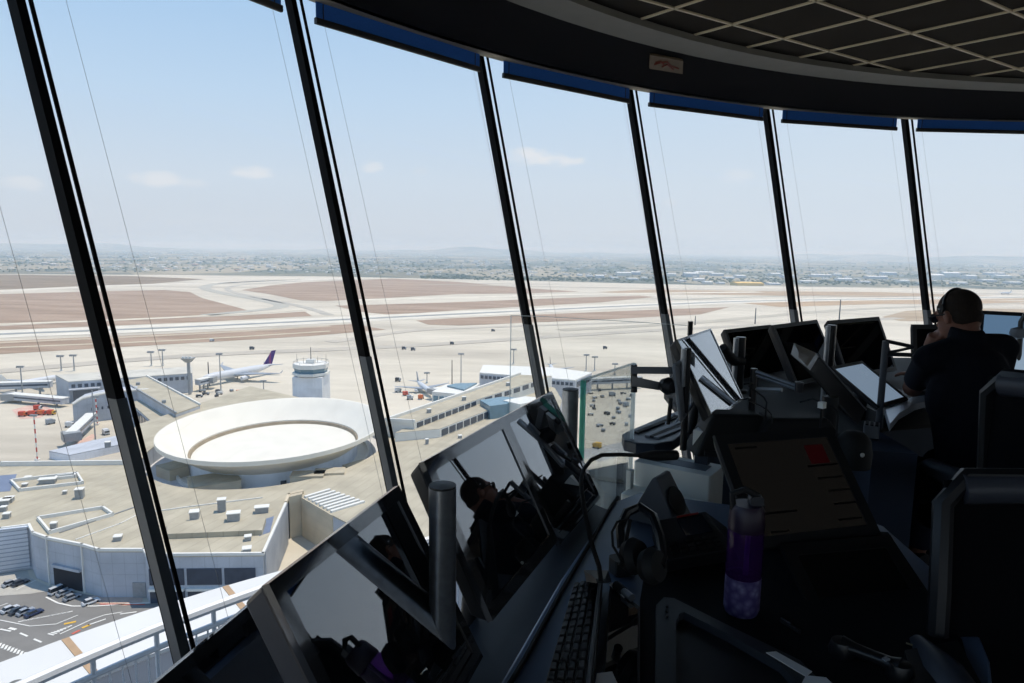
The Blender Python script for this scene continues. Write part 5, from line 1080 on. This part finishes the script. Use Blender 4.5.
# column with bracket plate and two arms
pc = along(686, 370, 2.62); cl = empty('monitor_column', Vector((pc.x, pc.y, CZ)), 'grey column with a ladder like bracket and two silver arms left of the tilted bright screen', 'bracket')
def cyp(x, y, d=2.62): return along(x, y, d)
a, b = cyp(688, 348), cyp(686, 418); MB().tube([Vector((a.x, a.y, CZ)), a], .013, 12).build('column', BP, cl); q = cyp(684, 349, 2.60); MB().tube([Vector((q.x, q.y, 1.0)), q], .011, 12).build('steel_tube', STL, cl)
pl = [cyp(674, 366, 2.56), cyp(693, 354, 2.70), cyp(692, 405, 2.70), cyp(681, 420, 2.56)]
d = (pl[1] - pl[0]); nn = Vector((-d.y, d.x, 0)).normalized() * .012
for i, (p, q) in enumerate(((0, 1), (1, 2), (2, 3), (3, 0))): MB().tube([pl[p], pl[q]], .008, 6).build('bracket_bar', GBX, cl)
MB().hexa([pl[0] + (pl[1] - pl[0]) * .1, pl[0] + (pl[1] - pl[0]) * .45, pl[3] + (pl[2] - pl[3]) * .45, pl[3] + (pl[2] - pl[3]) * .1], [v_ + nn for v_ in (pl[0] + (pl[1] - pl[0]) * .1, pl[0] + (pl[1] - pl[0]) * .45, pl[3] + (pl[2] - pl[3]) * .45, pl[3] + (pl[2] - pl[3]) * .1)]).build('bracket_plate', GBX, cl)
MB().hexa([cyp(631, 366.5, 2.5), cyp(674, 367, 2.6), cyp(674, 367, 2.66), cyp(631, 366.5, 2.56)][::-1], [v_ + Vector((0, 0, -.027)) for v_ in (cyp(631, 366.5, 2.5), cyp(674, 367, 2.6), cyp(674, 367, 2.66), cyp(631, 366.5, 2.56))][::-1]).build('upper_arm', GBX, cl)
MB().hexa([cyp(632, 376, 2.5), cyp(664, 383, 2.6), cyp(664, 383, 2.65), cyp(632, 376, 2.56)], [v_ + Vector((0, 0, -.038)) for v_ in (cyp(632, 376, 2.5), cyp(664, 381, 2.6), cyp(664, 381, 2.65), cyp(632, 376, 2.56))]).build('lower_arm', SILV if False else mat('silver_arm', (160, 164, 168), .35, .5, var=.04), cl)
MB().tube([cyp(634, 365, 2.53), cyp(634, 392, 2.53)], .012, 10).build('arm_end', BP, cl)
c = cyp(668, 386, 2.58); MB().lathe(c, [(0, -.03), (.024, -.026), (.034, 0), (.024, .026), (0, .03)], 16, Vector((.6, -.8, 0)).to_track_quat('Z', 'Y').to_matrix()).build('joint', BP, cl)
MB().tube([cyp(671, 398, 2.56), cyp(670, 408, 2.55), cyp(668, 424, 2.56)], .008, 6).build('cable', RUB, cl)
# tilted bright screen and the dark row
fE = frame((678, 340), (711, 329), (738, 387), .46, .33); mE, PE = monitor(fE, 'tilted monitor mirroring bright sky, leftmost monitor of the far console', t=.05, bz=.006)
fF = frame((725, 330), (771, 325), (785, 365), .52, .33); fG = frame((773, 325.5), (817, 320), (834, 360), .55, .36); fH = frame((829, 321), (879, 317), (893, 358), .54, .34)
mF, PF = monitor(fF, 'dark monitor behind the black post, left one of the joined far pair', bezel=BP, screen=scr('dim_display', (12, 13, 16), .01, .12), t=.05)
mG, PG_ = monitor(fG, 'dark monitor with a slanted right edge, right one of the joined far pair', bezel=BP, screen=MATS['dim_display'], t=.05)
mH, PH = monitor(fH, 'single dark monitor between the far pair and the seated person', bezel=BP, screen=MATS['dim_display'], t=.05)
for e, (A, u, v, n, w, h) in ((mE, fE), (mF, fF), (mG, fG), (mH, fH)):
    b = A + u * w / 2 + v * h * .7 - n * .045; MB().tube([b, b - n * .06, vz(b - n * .08, CZ)], .02, 10).build('mount', BP, e)
def stand_post(x, y, d, r, label):
    p = along(x, y, d); e = empty('steel_post', vz(p, CZ), label, 'post'); MB().tube([vz(p, CZ), p], r, 16).build('tube', BPS, e); MB().tube([vz(p, CZ) + Vector((-r * 1.2, -r * .8, 0)), p + Vector((-r * 1.2, -r * .8, -.004))], r * .55, 10).build('chrome_strip', STL, e)
    MB().lathe(vz(p, CZ), [(r * 1.9, 0), (r * 1.9, .012), (r, .02)], 16).build('flange', BP, e); return p
p = stand_post(741, 337, 3.85, .026, 'black post with a chrome strip in front of the far pair of dark monitors')
ar = empty('swing_bracket', along(730, 366, 3.8), 'stubby black arm reaching from the post to the tilted bright screen', 'bracket'); MB().tube([along(743, 361, 3.85), along(734, 361, 3.8), along(728, 355, 3.75), along(723, 347, 3.7)], .024, 10, rs=[.024, .028, .03, .022]).build('arm', RUB, ar)
stand_post(832, 325, 3.7, .022, 'grey post standing before the single dark monitor')
# thick touch monitor seen from its side, silver top
c = along(816, 353, 3.0); V = along(866, 410, 3.12) - c
q = [along(791, 354, 2.84), along(794, 343, 2.95), c, along(807, 367, 2.87)]
nI = (q[2] - q[1]).cross(V).normalized()
tm = empty('touch_monitor', (q[3] + V + q[2] + V) / 2, 'thick touch monitor seen edge on with a pale silver top end', 'monitor')
MB().hexa([p + V * .06 for p in q], [p + V for p in q]).build('body', BP, tm, bevel=.005); MB().hexa(q, [p + V * .058 for p in q]).build('top_end', mat('pale_silver', (226, 232, 238), .3, .9, var=.03), tm)
m0 = (q[2] + q[1]) / 2; MB().tube([q[2] + V * .02, q[2] + V], .004, 6).build('edge_trim', STL, tm)
b = (q[0] + q[3]) / 2 + V * .6; MB().tube([b, vz(b, CZ)], .03, 10).build('foot', BP, tm)
fJ = frame((831, 367), (862, 361), (905, 396), .30, .26); mJ, PJ = monitor(fJ, 'pale monitor lying almost flat, sky reflection painted as glow, left of the seated person', t=.025, bz=.014, name='monitor', bezel=BP, screen=mat('painted_sky_display', (60, 70, 84), .2, var=.02, emit=((148, 170, 194), .55)))  # emission stands in for the sky mirrored in this screen
A, u, v, n, w, h = fJ; b = A + u * w / 2 + v * h * .4 - n * .025; MB().tube([b, vz(b, CZ)], .03, 10).build('foot', BP, mJ)
dc = empty('dome_cover', along(872, 405, 2.75), 'black rounded telephone dome in front of the bright flat monitor', 'telephone'); p = along(856, 415, 2.66); p.z = CZ + .10; MB().lathe(vz(p, CZ), [(.06, 0), (.064, .05), (.055, .10), (.03, .125), (0, .13)], 24).build('body', RUB, dc); MB().lathe(p + Vector((.0, -.062, -.04)), [(.005, -.004), (.008, .004), (0, .005)], 10, Matrix.Rotation(RAD(90), 3, 'X')).build('lamp', WBX, dc)
kp = empty('keypad', at(872, 424, CZ), 'small pale keypad at the curved corner of the far console', 'keypad'); p = at(872, 424, CZ + .05)
Mk = Matrix.Rotation(-.5, 3, 'Z'); MB().rbox(vz(p, (CZ + p.z) / 2), (.06, .09, p.z - CZ), .008, Mk).build('case', GBX, kp)
for i in range(3):
    for j in range(4): MB().box(p + Mk @ Vector((-.018 + i * .018, -.03 + j * .02, .002)), (.012, .013, .006), M=Mk).build('key', BP, kp)
# silver balanced arm
sa = empty('swing_bracket', vz(along(757, 420, 2.75), CZ), 'silver parallel monitor arm in the middle of the far console', 'bracket')
a, b, c, d = along(754, 371, 2.75), along(799, 387, 2.68), along(755, 389, 2.75), along(782, 390, 2.70)
MB().tube([vz(a, CZ), a + Vector((0, 0, .01))], .013, 10).build('upright', BPS, sa); MB().tube([a, b], .009, 8).build('upper_link', STL, sa); MB().tube([a + Vector((0, 0, -.014)), b + Vector((0, 0, -.012))], .006, 8).build('middle_link', STL, sa); MB().tube([c, d], .008, 8).build('lower_link', mat('silver_arm', (160, 164, 168)), sa); MB().lathe(b, [(.0, -.02), (.014, -.018), (.016, .018), (0, .02)], 12).build('elbow', SILV, sa)
# dark clutter of covers on the near edge of the far console
for x, y, d, r, h, nm, lb in ((735, 410, 2.66, .17, .15, 'equipment_cover', 'black sloping equipment cover below the tilted bright screen'), (795, 412, 2.70, .20, .15, 'equipment_cover', 'black sloping equipment cover right of the silver arm')):
    p = along(x, y + 12, d); p.z = CZ; e = empty(nm, p, lb, 'cover'); MB().hexa([p + Vector((a_ * r, b_ * r * .5, 0)) for a_, b_ in ((-1, -1), (1, -1), (1, 1), (-1, 1))], [p + Vector((a_ * r * .55, b_ * r * .3 + .02, h)) for a_, b_ in ((-1, -1), (1, -1), (1, 1), (-1, 1))]).build('hood', RUB, e, bevel=.012); MB().box(p + Vector((0, -r * .5 - .004, .02)), (r * 1.6, .01, .02)).build('front_strip', BP, e)
for k, (x0, y0, x1, y1, lb) in enumerate(((738, 400, 770, 420, 'thin black cable loop beside the black post'), (744, 384, 764, 408, 'thin dark cable hanging left of the silver arm'), (800, 402, 836, 416, 'thin dark cable in front of the thick touch monitor'))):
    pts = [along(x0 + (x1 - x0) * t + 5 * sin(9 * t), y0 + (y1 - y0) * t - 10 * sin(pi * t), 2.72 - .1 * t) for t in [i / 10 for i in range(11)]]
    pts += [vz(pts[-1], CZ)]
    tag(MB().tube(pts, .0035, 6).build('cable', RUB if k else BPS), lb, 'cable')
pa = empty('power_adapter', along(822, 405, 2.62), 'tiny white square adapter among the dark cables', 'adapter'); p = along(822, 405, 2.62); MB().box(p, (.022, .02, .022), .6).build('case', WBX, pa); MB().tube([p, vz(p, CZ)], .004, 6).build('lead', RUB, pa)
# arm bracket and dark screen left of the person, screen with painted reflection right of the person
ab = empty('swing_bracket', vz(along(884, 390, 3.3), CZ), 'grey arm bracket between the single dark monitor and the seated person', 'bracket'); a, b, c, d = along(886, 341, 3.3), along(914, 347, 3.3), along(884, 354, 3.3), along(912, 355, 3.3)
MB().tube([vz(a, CZ), a], .014, 10).build('upright', mat('slate_grey', (60, 66, 76), .5, var=.05), ab); MB().tube([a, b], .008, 8).build('upper_link', BP, ab); MB().tube([c, d], .009, 8).build('lower_link', BP, ab); MB().tube([c + (a - c) * .1, (c + b) / 2 + Vector((0, 0, .0)), b], .006, 8).build('brace', BP, ab)
def flat(TLx, TLy, TRx, BLy, dist, yaw, wd, ht, tilt): pass
def placed(px, py, d, yaw, wd, ht, tilt):
    """pose of a monitor whose top left corner is seen at px,py at distance d; yaw = heading its face looks to"""
    A = along(px, py, d); n0 = Vector((sin(RAD(yaw)), cos(RAD(yaw)), 0)); u = Vector((-n0.y, n0.x, 0)); 
    n = (n0 * cos(RAD(tilt)) + Vector((0, 0, sin(RAD(tilt))))).normalized(); v = u.cross(n); v = v if v.z < 0 else -v
    return A, u, v, n, wd, ht
fM = placed(913, 325, 3.98, 175, .45, .40, 10); mM, PM = monitor(fM, 'dark monitor showing just left of the seated persons face', bezel=BP, screen=MATS['dim_display'], t=.04)
fN = placed(981, 311, 4.15, 212, .36, .40, 18); mN, PN = monitor(fN, 'monitor with a pale slanting reflection painted on it, right of the seated persons head', t=.04, bz=.016, bezel=BP, screen=mat('painted_reflection_display', (40, 50, 60), .2, var=.02, emit=((96, 126, 156), .8)))  # screen glows to stand in for a bright reflection
A, u, v, n, w, h = fN; MB().hexa([PN(*q, -.0029) for q in ((w * .1, h * .5), (w * .45, h * .2), (w * .9, h * .45), (w * .9, h * .93), (w * .72, h * .93))], [PN(*q, -.0012) for q in ((w * .1, h * .5), (w * .45, h * .2), (w * .9, h * .45), (w * .9, h * .93), (w * .72, h * .93))]).build('painted_reflection_shape', mat('painted_reflection', (60, 66, 72), .3, var=0, emit=((150, 172, 192), .8)), mN)  # slanting reflection painted as a glowing shape
for e, (A, u, v, n, w, h) in ((mM, fM), (mN, fN)):
    b = A + u * w / 2 + v * h * .7 - n * .04; MB().tube([b, b - n * .05, vz(b - n * .07, CZ)], .02, 10).build('mount', BP, e)
gc = empty('gooseneck_lamp', vz(along(1019, 350, 4.1), CZ), 'dark jointed lamp or microphone head at the right edge of the picture', 'lamp'); MB().tube([vz(along(1022, 350, 4.1), CZ), along(1020, 338, 4.1), along(1021, 322, 4.1), along(1026, 314, 4.1)], .012, 8).build('neck', BPS, gc); MB().lathe(along(1018, 333, 4.07), [(0, -.03), (.03, -.02), (.036, 0), (.03, .02), (0, .03)], 14).build('head', GBX, gc); MB().lathe(vz(along(1022, 350, 4.1), CZ), [(.05, 0), (.05, .015), (.015, .03)], 16).build('base', BP, gc)
# bulkhead sign
def onbulk(px, py):
    d = ray(px, py); lo, hi = 1.0, 9.0
    for _ in range(50):
        m = (lo + hi) / 2; p = EYE + d * m; R = hypot(p.x - AX.x, p.y - AX.y); z = p.z; Rb = 7.6 - .4 * (z - 2.855) / .185
        if R < Rb: lo = m
        else: hi = m
    return EYE + d * lo
q = [onbulk(*p) for p in ((650, 53), (682.5, 59), (682, 72), (649, 66.5))]
sg = empty('bulkhead_sign', sum(q, Vector()) / 4, 'small beige rectangular sign with a reddish mark on the dark bulkhead', 'sign'); nS = (q[1] - q[0]).cross(q[3] - q[0]).normalized()
if nS.dot(q[0] - EYE) > 0: nS = -nS
MB().hexa([p - nS * .015 for p in q], [p + nS * .02 for p in q]).build('plate', mat('beige_sign', (112, 96, 76), .6, var=.08, scale=30), sg); 
ls = lambda s, t: (q[0] * (1 - s) + q[1] * s) * (1 - t) + (q[3] * (1 - s) + q[2] * s) * t + nS * .021
mb = MB(); mk = mat('reddish_mark', (120, 48, 36), .6, var=.1)
for pts in (((.12, .6), (.35, .35), (.5, .25)), ((.5, .25), (.62, .5), (.86, .62)), ((.35, .7), (.5, .45), (.7, .75)), ((.15, .45), (.3, .3), (.4, .5))): mb.tube([ls(*p) for p in pts], .008, 5)
mb.build('mark', mk, sg)
# ---- office chairs
MESH = mat('chair_mesh', (10, 11, 15), .85, spec=.1, var=.15, scale=120); CHR = mat('chair_plastic', (15, 17, 22), .45, spec=.5, var=.05, scale=20)
def chair(x, y, yaw, seat, top, label, wd=.48, arm=True):
    """office chair; yaw = heading it faces"""
    e = empty('office_chair', (x, y, 0), label, 'chair', None); f = Vector((sin(RAD(yaw)), cos(RAD(yaw)), 0)); s = Vector((f.y, -f.x, 0)); P = lambda a, b, z: Vector((x, y, 0)) + s * a + f * b + Vector((0, 0, z)); M = Matrix((s, f, Vector((0, 0, 1)))).transposed()
    MB().rbox(P(0, .02, seat - .035), (wd, .46, .07), .09, M).build('seat', MESH, e, bevel=.015)
    bz0, b0, b1 = seat + .06, -.22, -.33
    fr = []
    for k in range(13):
        t = k / 12; a = wd / 2 * (1 - .06 * t); 
    w0, w1 = wd / 2, wd / 2 * .92
    outl = [P(-w0, b0, bz0), P(-w0, b0 - .02, (bz0 + top) / 2), P(-w1, b1 + .02, top - .07), P(-w1 + .05, b1, top - .01), P(0, b1, top), P(w1 - .05, b1, top - .01), P(w1, b1 + .02, top - .07), P(w0, b0 - .02, (bz0 + top) / 2), P(w0, b0, bz0)]
    MB().tube(outl, .022, 8).build('back_frame', CHR, e); MB().tube([P(-w1 + .04, b1 + .005, top - .035), P(0, b1, top - .02), P(w1 - .04, b1 + .005, top - .035)], .036, 10).build('top_rail', mat('chair_rail', (58, 62, 72), .45, var=.05, scale=20), e)
    vs = []; n = 8
    for i in range(n + 1):
        for j in range(n + 1):
            t = i / n; a = (j / n * 2 - 1) * (w0 * (1 - t) + w1 * t) * .98; zz = bz0 + (top - .02 - bz0) * t; bb = b0 + (b1 - b0) * t ** 1.5 - .03 * (1 - (j / n * 2 - 1) ** 2); vs.append(P(a, bb, zz))
    fs = [(i * (n + 1) + j, i * (n + 1) + j + 1, (i + 1) * (n + 1) + j + 1, (i + 1) * (n + 1) + j) for i in range(n) for j in range(n)]
    o = MB().add(vs, fs, True).build('back_mesh', MESH, e); md = o.modifiers.new('t', 'SOLIDIFY'); md.thickness = .012
    if arm:
        for sg_ in (-1, 1):
            MB().tube([P(sg_ * (wd / 2 - .04), -.06, seat - .05), P(sg_ * (wd / 2 + .05), -.06, seat + .02), P(sg_ * (wd / 2 + .05), -.05, seat + .19)], .018, 8).build('arm_post', CHR, e)
            MB().tube([P(sg_ * (wd / 2 + .05), -.2, seat + .205), P(sg_ * (wd / 2 + .05), -.08, seat + .21), P(sg_ * (wd / 2 + .045), .1, seat + .205), P(sg_ * (wd / 2 + .03), .16, seat + .195)], .035, 10, rs=[.02, .042, .038, .012]).build('arm_pad', MATS['chair_rail'], e)
    MB().tube([P(0, 0, seat - .06), P(0, 0, .1)], .028, 10).build('gas_column', BP, e)
    for k in range(5):
        t = 2 * pi * k / 5 + .3; q_ = Vector((x + .29 * cos(t), y + .29 * sin(t), .06)); MB().tube([Vector((x, y, .11)), q_ + Vector((0, 0, .02))], .022, 8, rs=[.03, .018]).build('base_leg', BP, e); d_ = Vector((-sin(t), cos(t), 0)) * .022; MB().tube([Vector((q_.x, q_.y, .03)) - d_, Vector((q_.x, q_.y, .03)) + d_], .03, 12).build('caster', RUB, e)
    MB().tube([P(0, -.1, seat - .05), P(0, -.27, seat - .02), P(0, -.3, seat + .2)], .022, 8).build('back_spine', CHR, e)
    return e
chair(1.13, 1.12, 190, .47, 1.02, 'dark office chair with mesh back and armrest at the right edge, nearest chair')
chair(1.98, 2.60, -8, .45, .90, 'dark office chair the seated person sits on')
chair(1.79, 1.95, 60, .50, 1.17, 'black high backed chair at the right edge behind the seated person')
# ------------------------------------------------------------------ the seated person
SKIN = mat('skin', (112, 76, 62), .55, spec=.3, var=.06, scale=40); SHIRT = mat('dark_shirt', (20, 22, 30), .9, spec=.1, var=.1, scale=60); TROU = mat('dark_trousers', (26, 30, 44), .9, spec=.1, var=.1, scale=60); HAIR = mat('short_brown_hair', (40, 33, 28), .8, spec=.2, var=.25, scale=160)
yaw = RAD(-8)
fw = Vector((sin(yaw), cos(yaw), 0)); rt = Vector((fw.y, -fw.x, 0)); UP = Vector((0, 0, 1))
KM = 1.13
H = depth(958, 315.5, 2.6 * KM)
def sc(p): return EYE + (Vector(p) - EYE) * KM
hy = RAD(-12); hf0 = Vector((sin(hy), cos(hy), 0)); hr = Vector((hf0.y, -hf0.x, 0)); tl = RAD(16)
hf = (hf0 * cos(tl) - UP * sin(tl)); hu = hr.cross(hf)
def hp(a, b, c): return H + (hr * a + hf * b + hu * c) * .93     # right, forward, up in the head's frame
def ell(mb, c, ax, r, n=16):
    if ax[0] is hr: r = tuple(v * .93 for v in r)
    vs = []; fs = []
    for i in range(n + 1):
        ph = pi * i / n
        for j in range(n): t = 2 * pi * j / n; vs.append(c + ax[0] * (r[0] * sin(ph) * cos(t)) + ax[1] * (r[1] * sin(ph) * sin(t)) + ax[2] * (r[2] * cos(ph)))
    for i in range(n):
        for j in range(n): fs.append((i * n + j, i * n + (j + 1) % n, (i + 1) * n + (j + 1) % n, (i + 1) * n + j))
    mb.add(vs, fs, True)
def fuse(mb, name, m, parent, vox, it=6):
    """union of the overlapping volumes as one continuous skin"""
    o = mb.build(name + '_raw', m, parent); md = o.modifiers.new('r', 'REMESH'); md.mode = 'VOXEL'; md.voxel_size = vox; md.use_smooth_shade = True
    s_ = o.modifiers.new('s', 'SMOOTH'); s_.factor = .5; s_.iterations = it
    dg = bpy.context.evaluated_depsgraph_get(); me = bpy.data.meshes.new_from_object(o.evaluated_get(dg)); old = o.data
    o.modifiers.clear(); o.data = me; o.name = name; me.name = name; bpy.data.meshes.remove(old)
    if not me.materials: me.materials.append(m)
    for p in me.polygons: p.use_smooth = True
    return o
S = sc((1.70, 2.53, 1.15)); PEL = Vector((S.x + .03, S.y - .15, .545))
shL, shR = S - rt * .168 + Vector((0, 0, -.035)), S + rt * .168 + Vector((0, 0, .01))
elL, haL = sc((1.64, 2.75, .955)), hp(-.035, .115, -.10)
elR, haR = shR + rt * .07 + fw * .10 - UP * .26, shR - rt * .06 + fw * .33 - UP * .20
knL, knR = PEL - rt * .13 + fw * .42 + UP * -.02, PEL + rt * .13 + fw * .43 - UP * .02
anL, anR = knL + fw * .03 - UP * .47, knR + fw * .05 - UP * .47
person = empty('person', (PEL.x, PEL.y, 0), 'person in a dark shirt with short hair seated at the far console, chin on hand', 'person')
b = MB()
nk0, nk1 = S + fw * .01 + UP * .03, hp(0, -.035, -.075)
b.tube([PEL, PEL * .5 + S * .5, S - UP * .06, nk0], .1, 16, rs=[.13, .125, .12, .062]); b.tube([nk0 - UP * .05, nk0, nk1, hp(0, -.02, -.03)], .055, 14, rs=[.07, .055, .051, .047])
ell(b, hp(0, -.008, .025), (hr, hf, hu), (.076, .096, .088)); ell(b, hp(0, .035, -.045), (hr, hf, hu), (.060, .062, .072)); ell(b, hp(0, .062, -.092), (hr, hf, hu), (.034, .030, .024)); ell(b, hp(0, -.03, -.03), (hr, hf, hu), (.066, .07, .06))
b.tube([hp(0, .088, .018), hp(0, .102, -.006), hp(0, .112, -.028), hp(0, .096, -.036)], .01, 10, rs=[.009, .011, .015, .011]); ell(b, hp(0, .086, -.062), (hr, hf, hu), (.025, .012, .006)); ell(b, hp(0, .085, -.071), (hr, hf, hu), (.022, .012, .006)); ell(b, hp(0, .08, .028), (hr, hf, hu), (.055, .016, .012))
for s in (-1, 1):
    ell(b, hp(s * .077, -.012, -.012), ((hr * s * .35 + hf * -.93).normalized(), hu, (hr * s * .93 + hf * .35).normalized()), (.021, .033, .008))
    ell(b, hp(s * .032, .079, .006), (hr, hf, hu), (.013, .011, .010))
b.tube([shL, shL * .5 + elL * .5, elL], .05, 12, rs=[.056, .048, .040]); b.tube([elL, elL * .6 + haL * .4, haL - (haL - elL).normalized() * .06], .04, 12, rs=[.042, .040, .027])
b.tube([shR, shR * .5 + elR * .5, elR], .05, 12, rs=[.056, .048, .040]); b.tube([elR, elR * .6 + haR * .4, haR], .04, 12, rs=[.042, .038, .027])
def hand(b, wr, d, pn, side, curl):
    """palm and five fingers from wrist wr along d, palm facing pn"""
    d = d.normalized(); pn = (pn - d * pn.dot(d)).normalized(); w = d.cross(pn) * side
    b.tube([wr, wr + d * .03, wr + d * .085], .03, 12, rs=[.027, .034, .036]); ell(b, wr + d * .055, (d, w, pn), (.05, .042, .017))
    for k, (o, L_) in enumerate(((-.031, .062), (-.010, .074), (.011, .070), (.030, .055))):
        p0 = wr + d * .085 + w * o; pts = [p0 - d * .02]; a = 0; pp = p0; pts.append(pp)
        for sgm in (.45, .32, .23): a += curl; pp = pp + (d * cos(a) + pn * sin(a)) * (L_ * sgm); pts.append(pp)
        b.tube(pts, .009, 8, rs=[.0095, .0095, .009, .0082, .007])
    t0 = wr + d * .025 - w * .028; t1 = t0 + (d * .7 - w * .65 + pn * .2).normalized() * .04; t2 = t1 + (d * .9 - w * .25 + pn * .35).normalized() * .032
    b.tube([t0, t1, t2], .011, 8, rs=[.014, .011, .009])
dL = (haL - elL).normalized(); hand(b, haL - dL * .06, dL, (H - haL), 1, .5)
dR = (haR - elR).normalized(); hand(b, haR, dR, -UP, -1, .35)
for hpnt, kn, an in ((PEL - rt * .10, knL, anL), (PEL + rt * .10, knR, anR)):
    b.tube([hpnt, hpnt * .5 + kn * .5, kn], .08, 14, rs=[.088, .076, .056]); b.tube([kn, kn * .6 + an * .4, an], .05, 12, rs=[.056, .054, .036]); b.tube([an, an + fw * .06 - UP * .03, an + fw * .16 - UP * .045], .035, 10, rs=[.038, .036, .028])
body = fuse(b, 'body', SKIN, person, .006)
s_ = MB()
s_.tube([PEL - UP * .03, PEL * .62 + S * .38, PEL * .3 + S * .7, S - UP * .035, S + UP * .03], .15, 20, rs=[.155, .16, .168, .135, .075])
ell(s_, PEL * .35 + S * .65, (rt, fw, UP), (.20, .125, .17)); ell(s_, S - UP * .06, (rt, fw, UP), (.185, .105, .085)); s_.tube([shL, S, shR], .07, 14, rs=[.062, .075, .062]); ell(s_, shL, (rt, fw, UP), (.064, .062, .06)); ell(s_, shR, (rt, fw, UP), (.064, .062, .06))
s_.tube([S - UP * .02, nk0 + UP * .03, nk0 + UP * .062 - fw * .006], .07, 16, rs=[.085, .068, .064])
for sh, el in ((shL, elL), (shR, elR)): s_.tube([sh, sh * .35 + el * .65, sh * .3 + el * .7], .07, 14, rs=[.060, .056, .053])
fuse(s_, 'shirt', SHIRT, person, .008)
t_ = MB(); ell(t_, PEL, (rt, fw, UP), (.185, .15, .12))
for hpnt, kn, an in ((PEL - rt * .10, knL, anL), (PEL + rt * .10, knR, anR)): t_.tube([hpnt, hpnt * .5 + kn * .5, kn], .09, 14, rs=[.10, .088, .070]); t_.tube([kn, kn * .5 + an * .5, an + UP * .03], .06, 14, rs=[.070, .066, .056])
fuse(t_, 'trousers', TROU, person, .01)
for an in (anL, anR): MB().tube([an - fw * .05 - UP * .035, an + fw * .05 - UP * .03, an + fw * .15 - UP * .045, an + fw * .21 - UP * .05], .045, 12, rs=[.04, .05, .045, .02]).build('shoe', RUB, person)
h_ = MB(); ell(h_, hp(0, -.014, .034), (hr, hf, hu), (.081, .096, .087), 20); ell(h_, hp(0, -.045, -.015), (hr, hf, hu), (.071, .06, .062), 16)
hair = fuse(h_, 'hair', HAIR, person, .006, 3)
# trim hair away from the face below the hairline
bm = bmesh.new(); bm.from_mesh(hair.data); off = OFF[person]
dele = [v_ for v_ in bm.verts if (lambda q: (q.dot(hf) > .052 and q.dot(hu) < .066 + .2 * (q.dot(hf) - .052)) or (q.dot(hu) < -.005 and q.dot(hf) > -.012) or q.dot(hu) < -.065)(v_.co + off - H)]
bmesh.ops.delete(bm, geom=dele, context='VERTS'); bm.to_mesh(hair.data); bm.free()
hs2 = empty('headset', hp(0, 0, .09), 'black headset worn over the seated persons short hair', 'headset')
MB().tube([hp(.084 * cos(t), -.012, .028 + .095 * sin(t)) for t in [RAD(-5 + 190 * i / 16) for i in range(17)]], .006, 8).build('headband', BPS, hs2)
MB().tube([hp(-.086, -.004, .034), hp(-.097, -.004, .034)], .018, 14).build('ear_pad', RUB, hs2); MB().lathe(hp(-.099, .0, .03), [(.004, -.002), (.004, .003), (0, .004)], 8).build('silver_pin', STL, hs2)
gl = empty('glasses', hp(0, .1, 0), 'dark rimmed glasses worn by the seated person', 'glasses')
for s in (-1, 1):
    MB().tube([hp(s * .083, -.015, .004), hp(s * .081, .05, .008), hp(s * .068, .098, .008)], .0032, 6).build('temple', RUB, gl)
    MB().tube([hp(s * .036 + .026 * cos(t), .102 - .012 * abs(cos(t)) * (1 if s * cos(t) > 0 else 0), .004 + .02 * sin(t)) for t in [2 * pi * i / 16 for i in range(17)]], .0028, 6).build('rim', RUB, gl)
    MB().lathe(hp(s * .036, .101, .004), [(.024, 0), (0, .001)], 16, Matrix((hr, hu, hf)).transposed(), sy=.8).build('lens', DGL, gl)
MB().tube([hp(-.01, .104, .008), hp(.01, .104, .008)], .003, 6).build('bridge', RUB, gl)
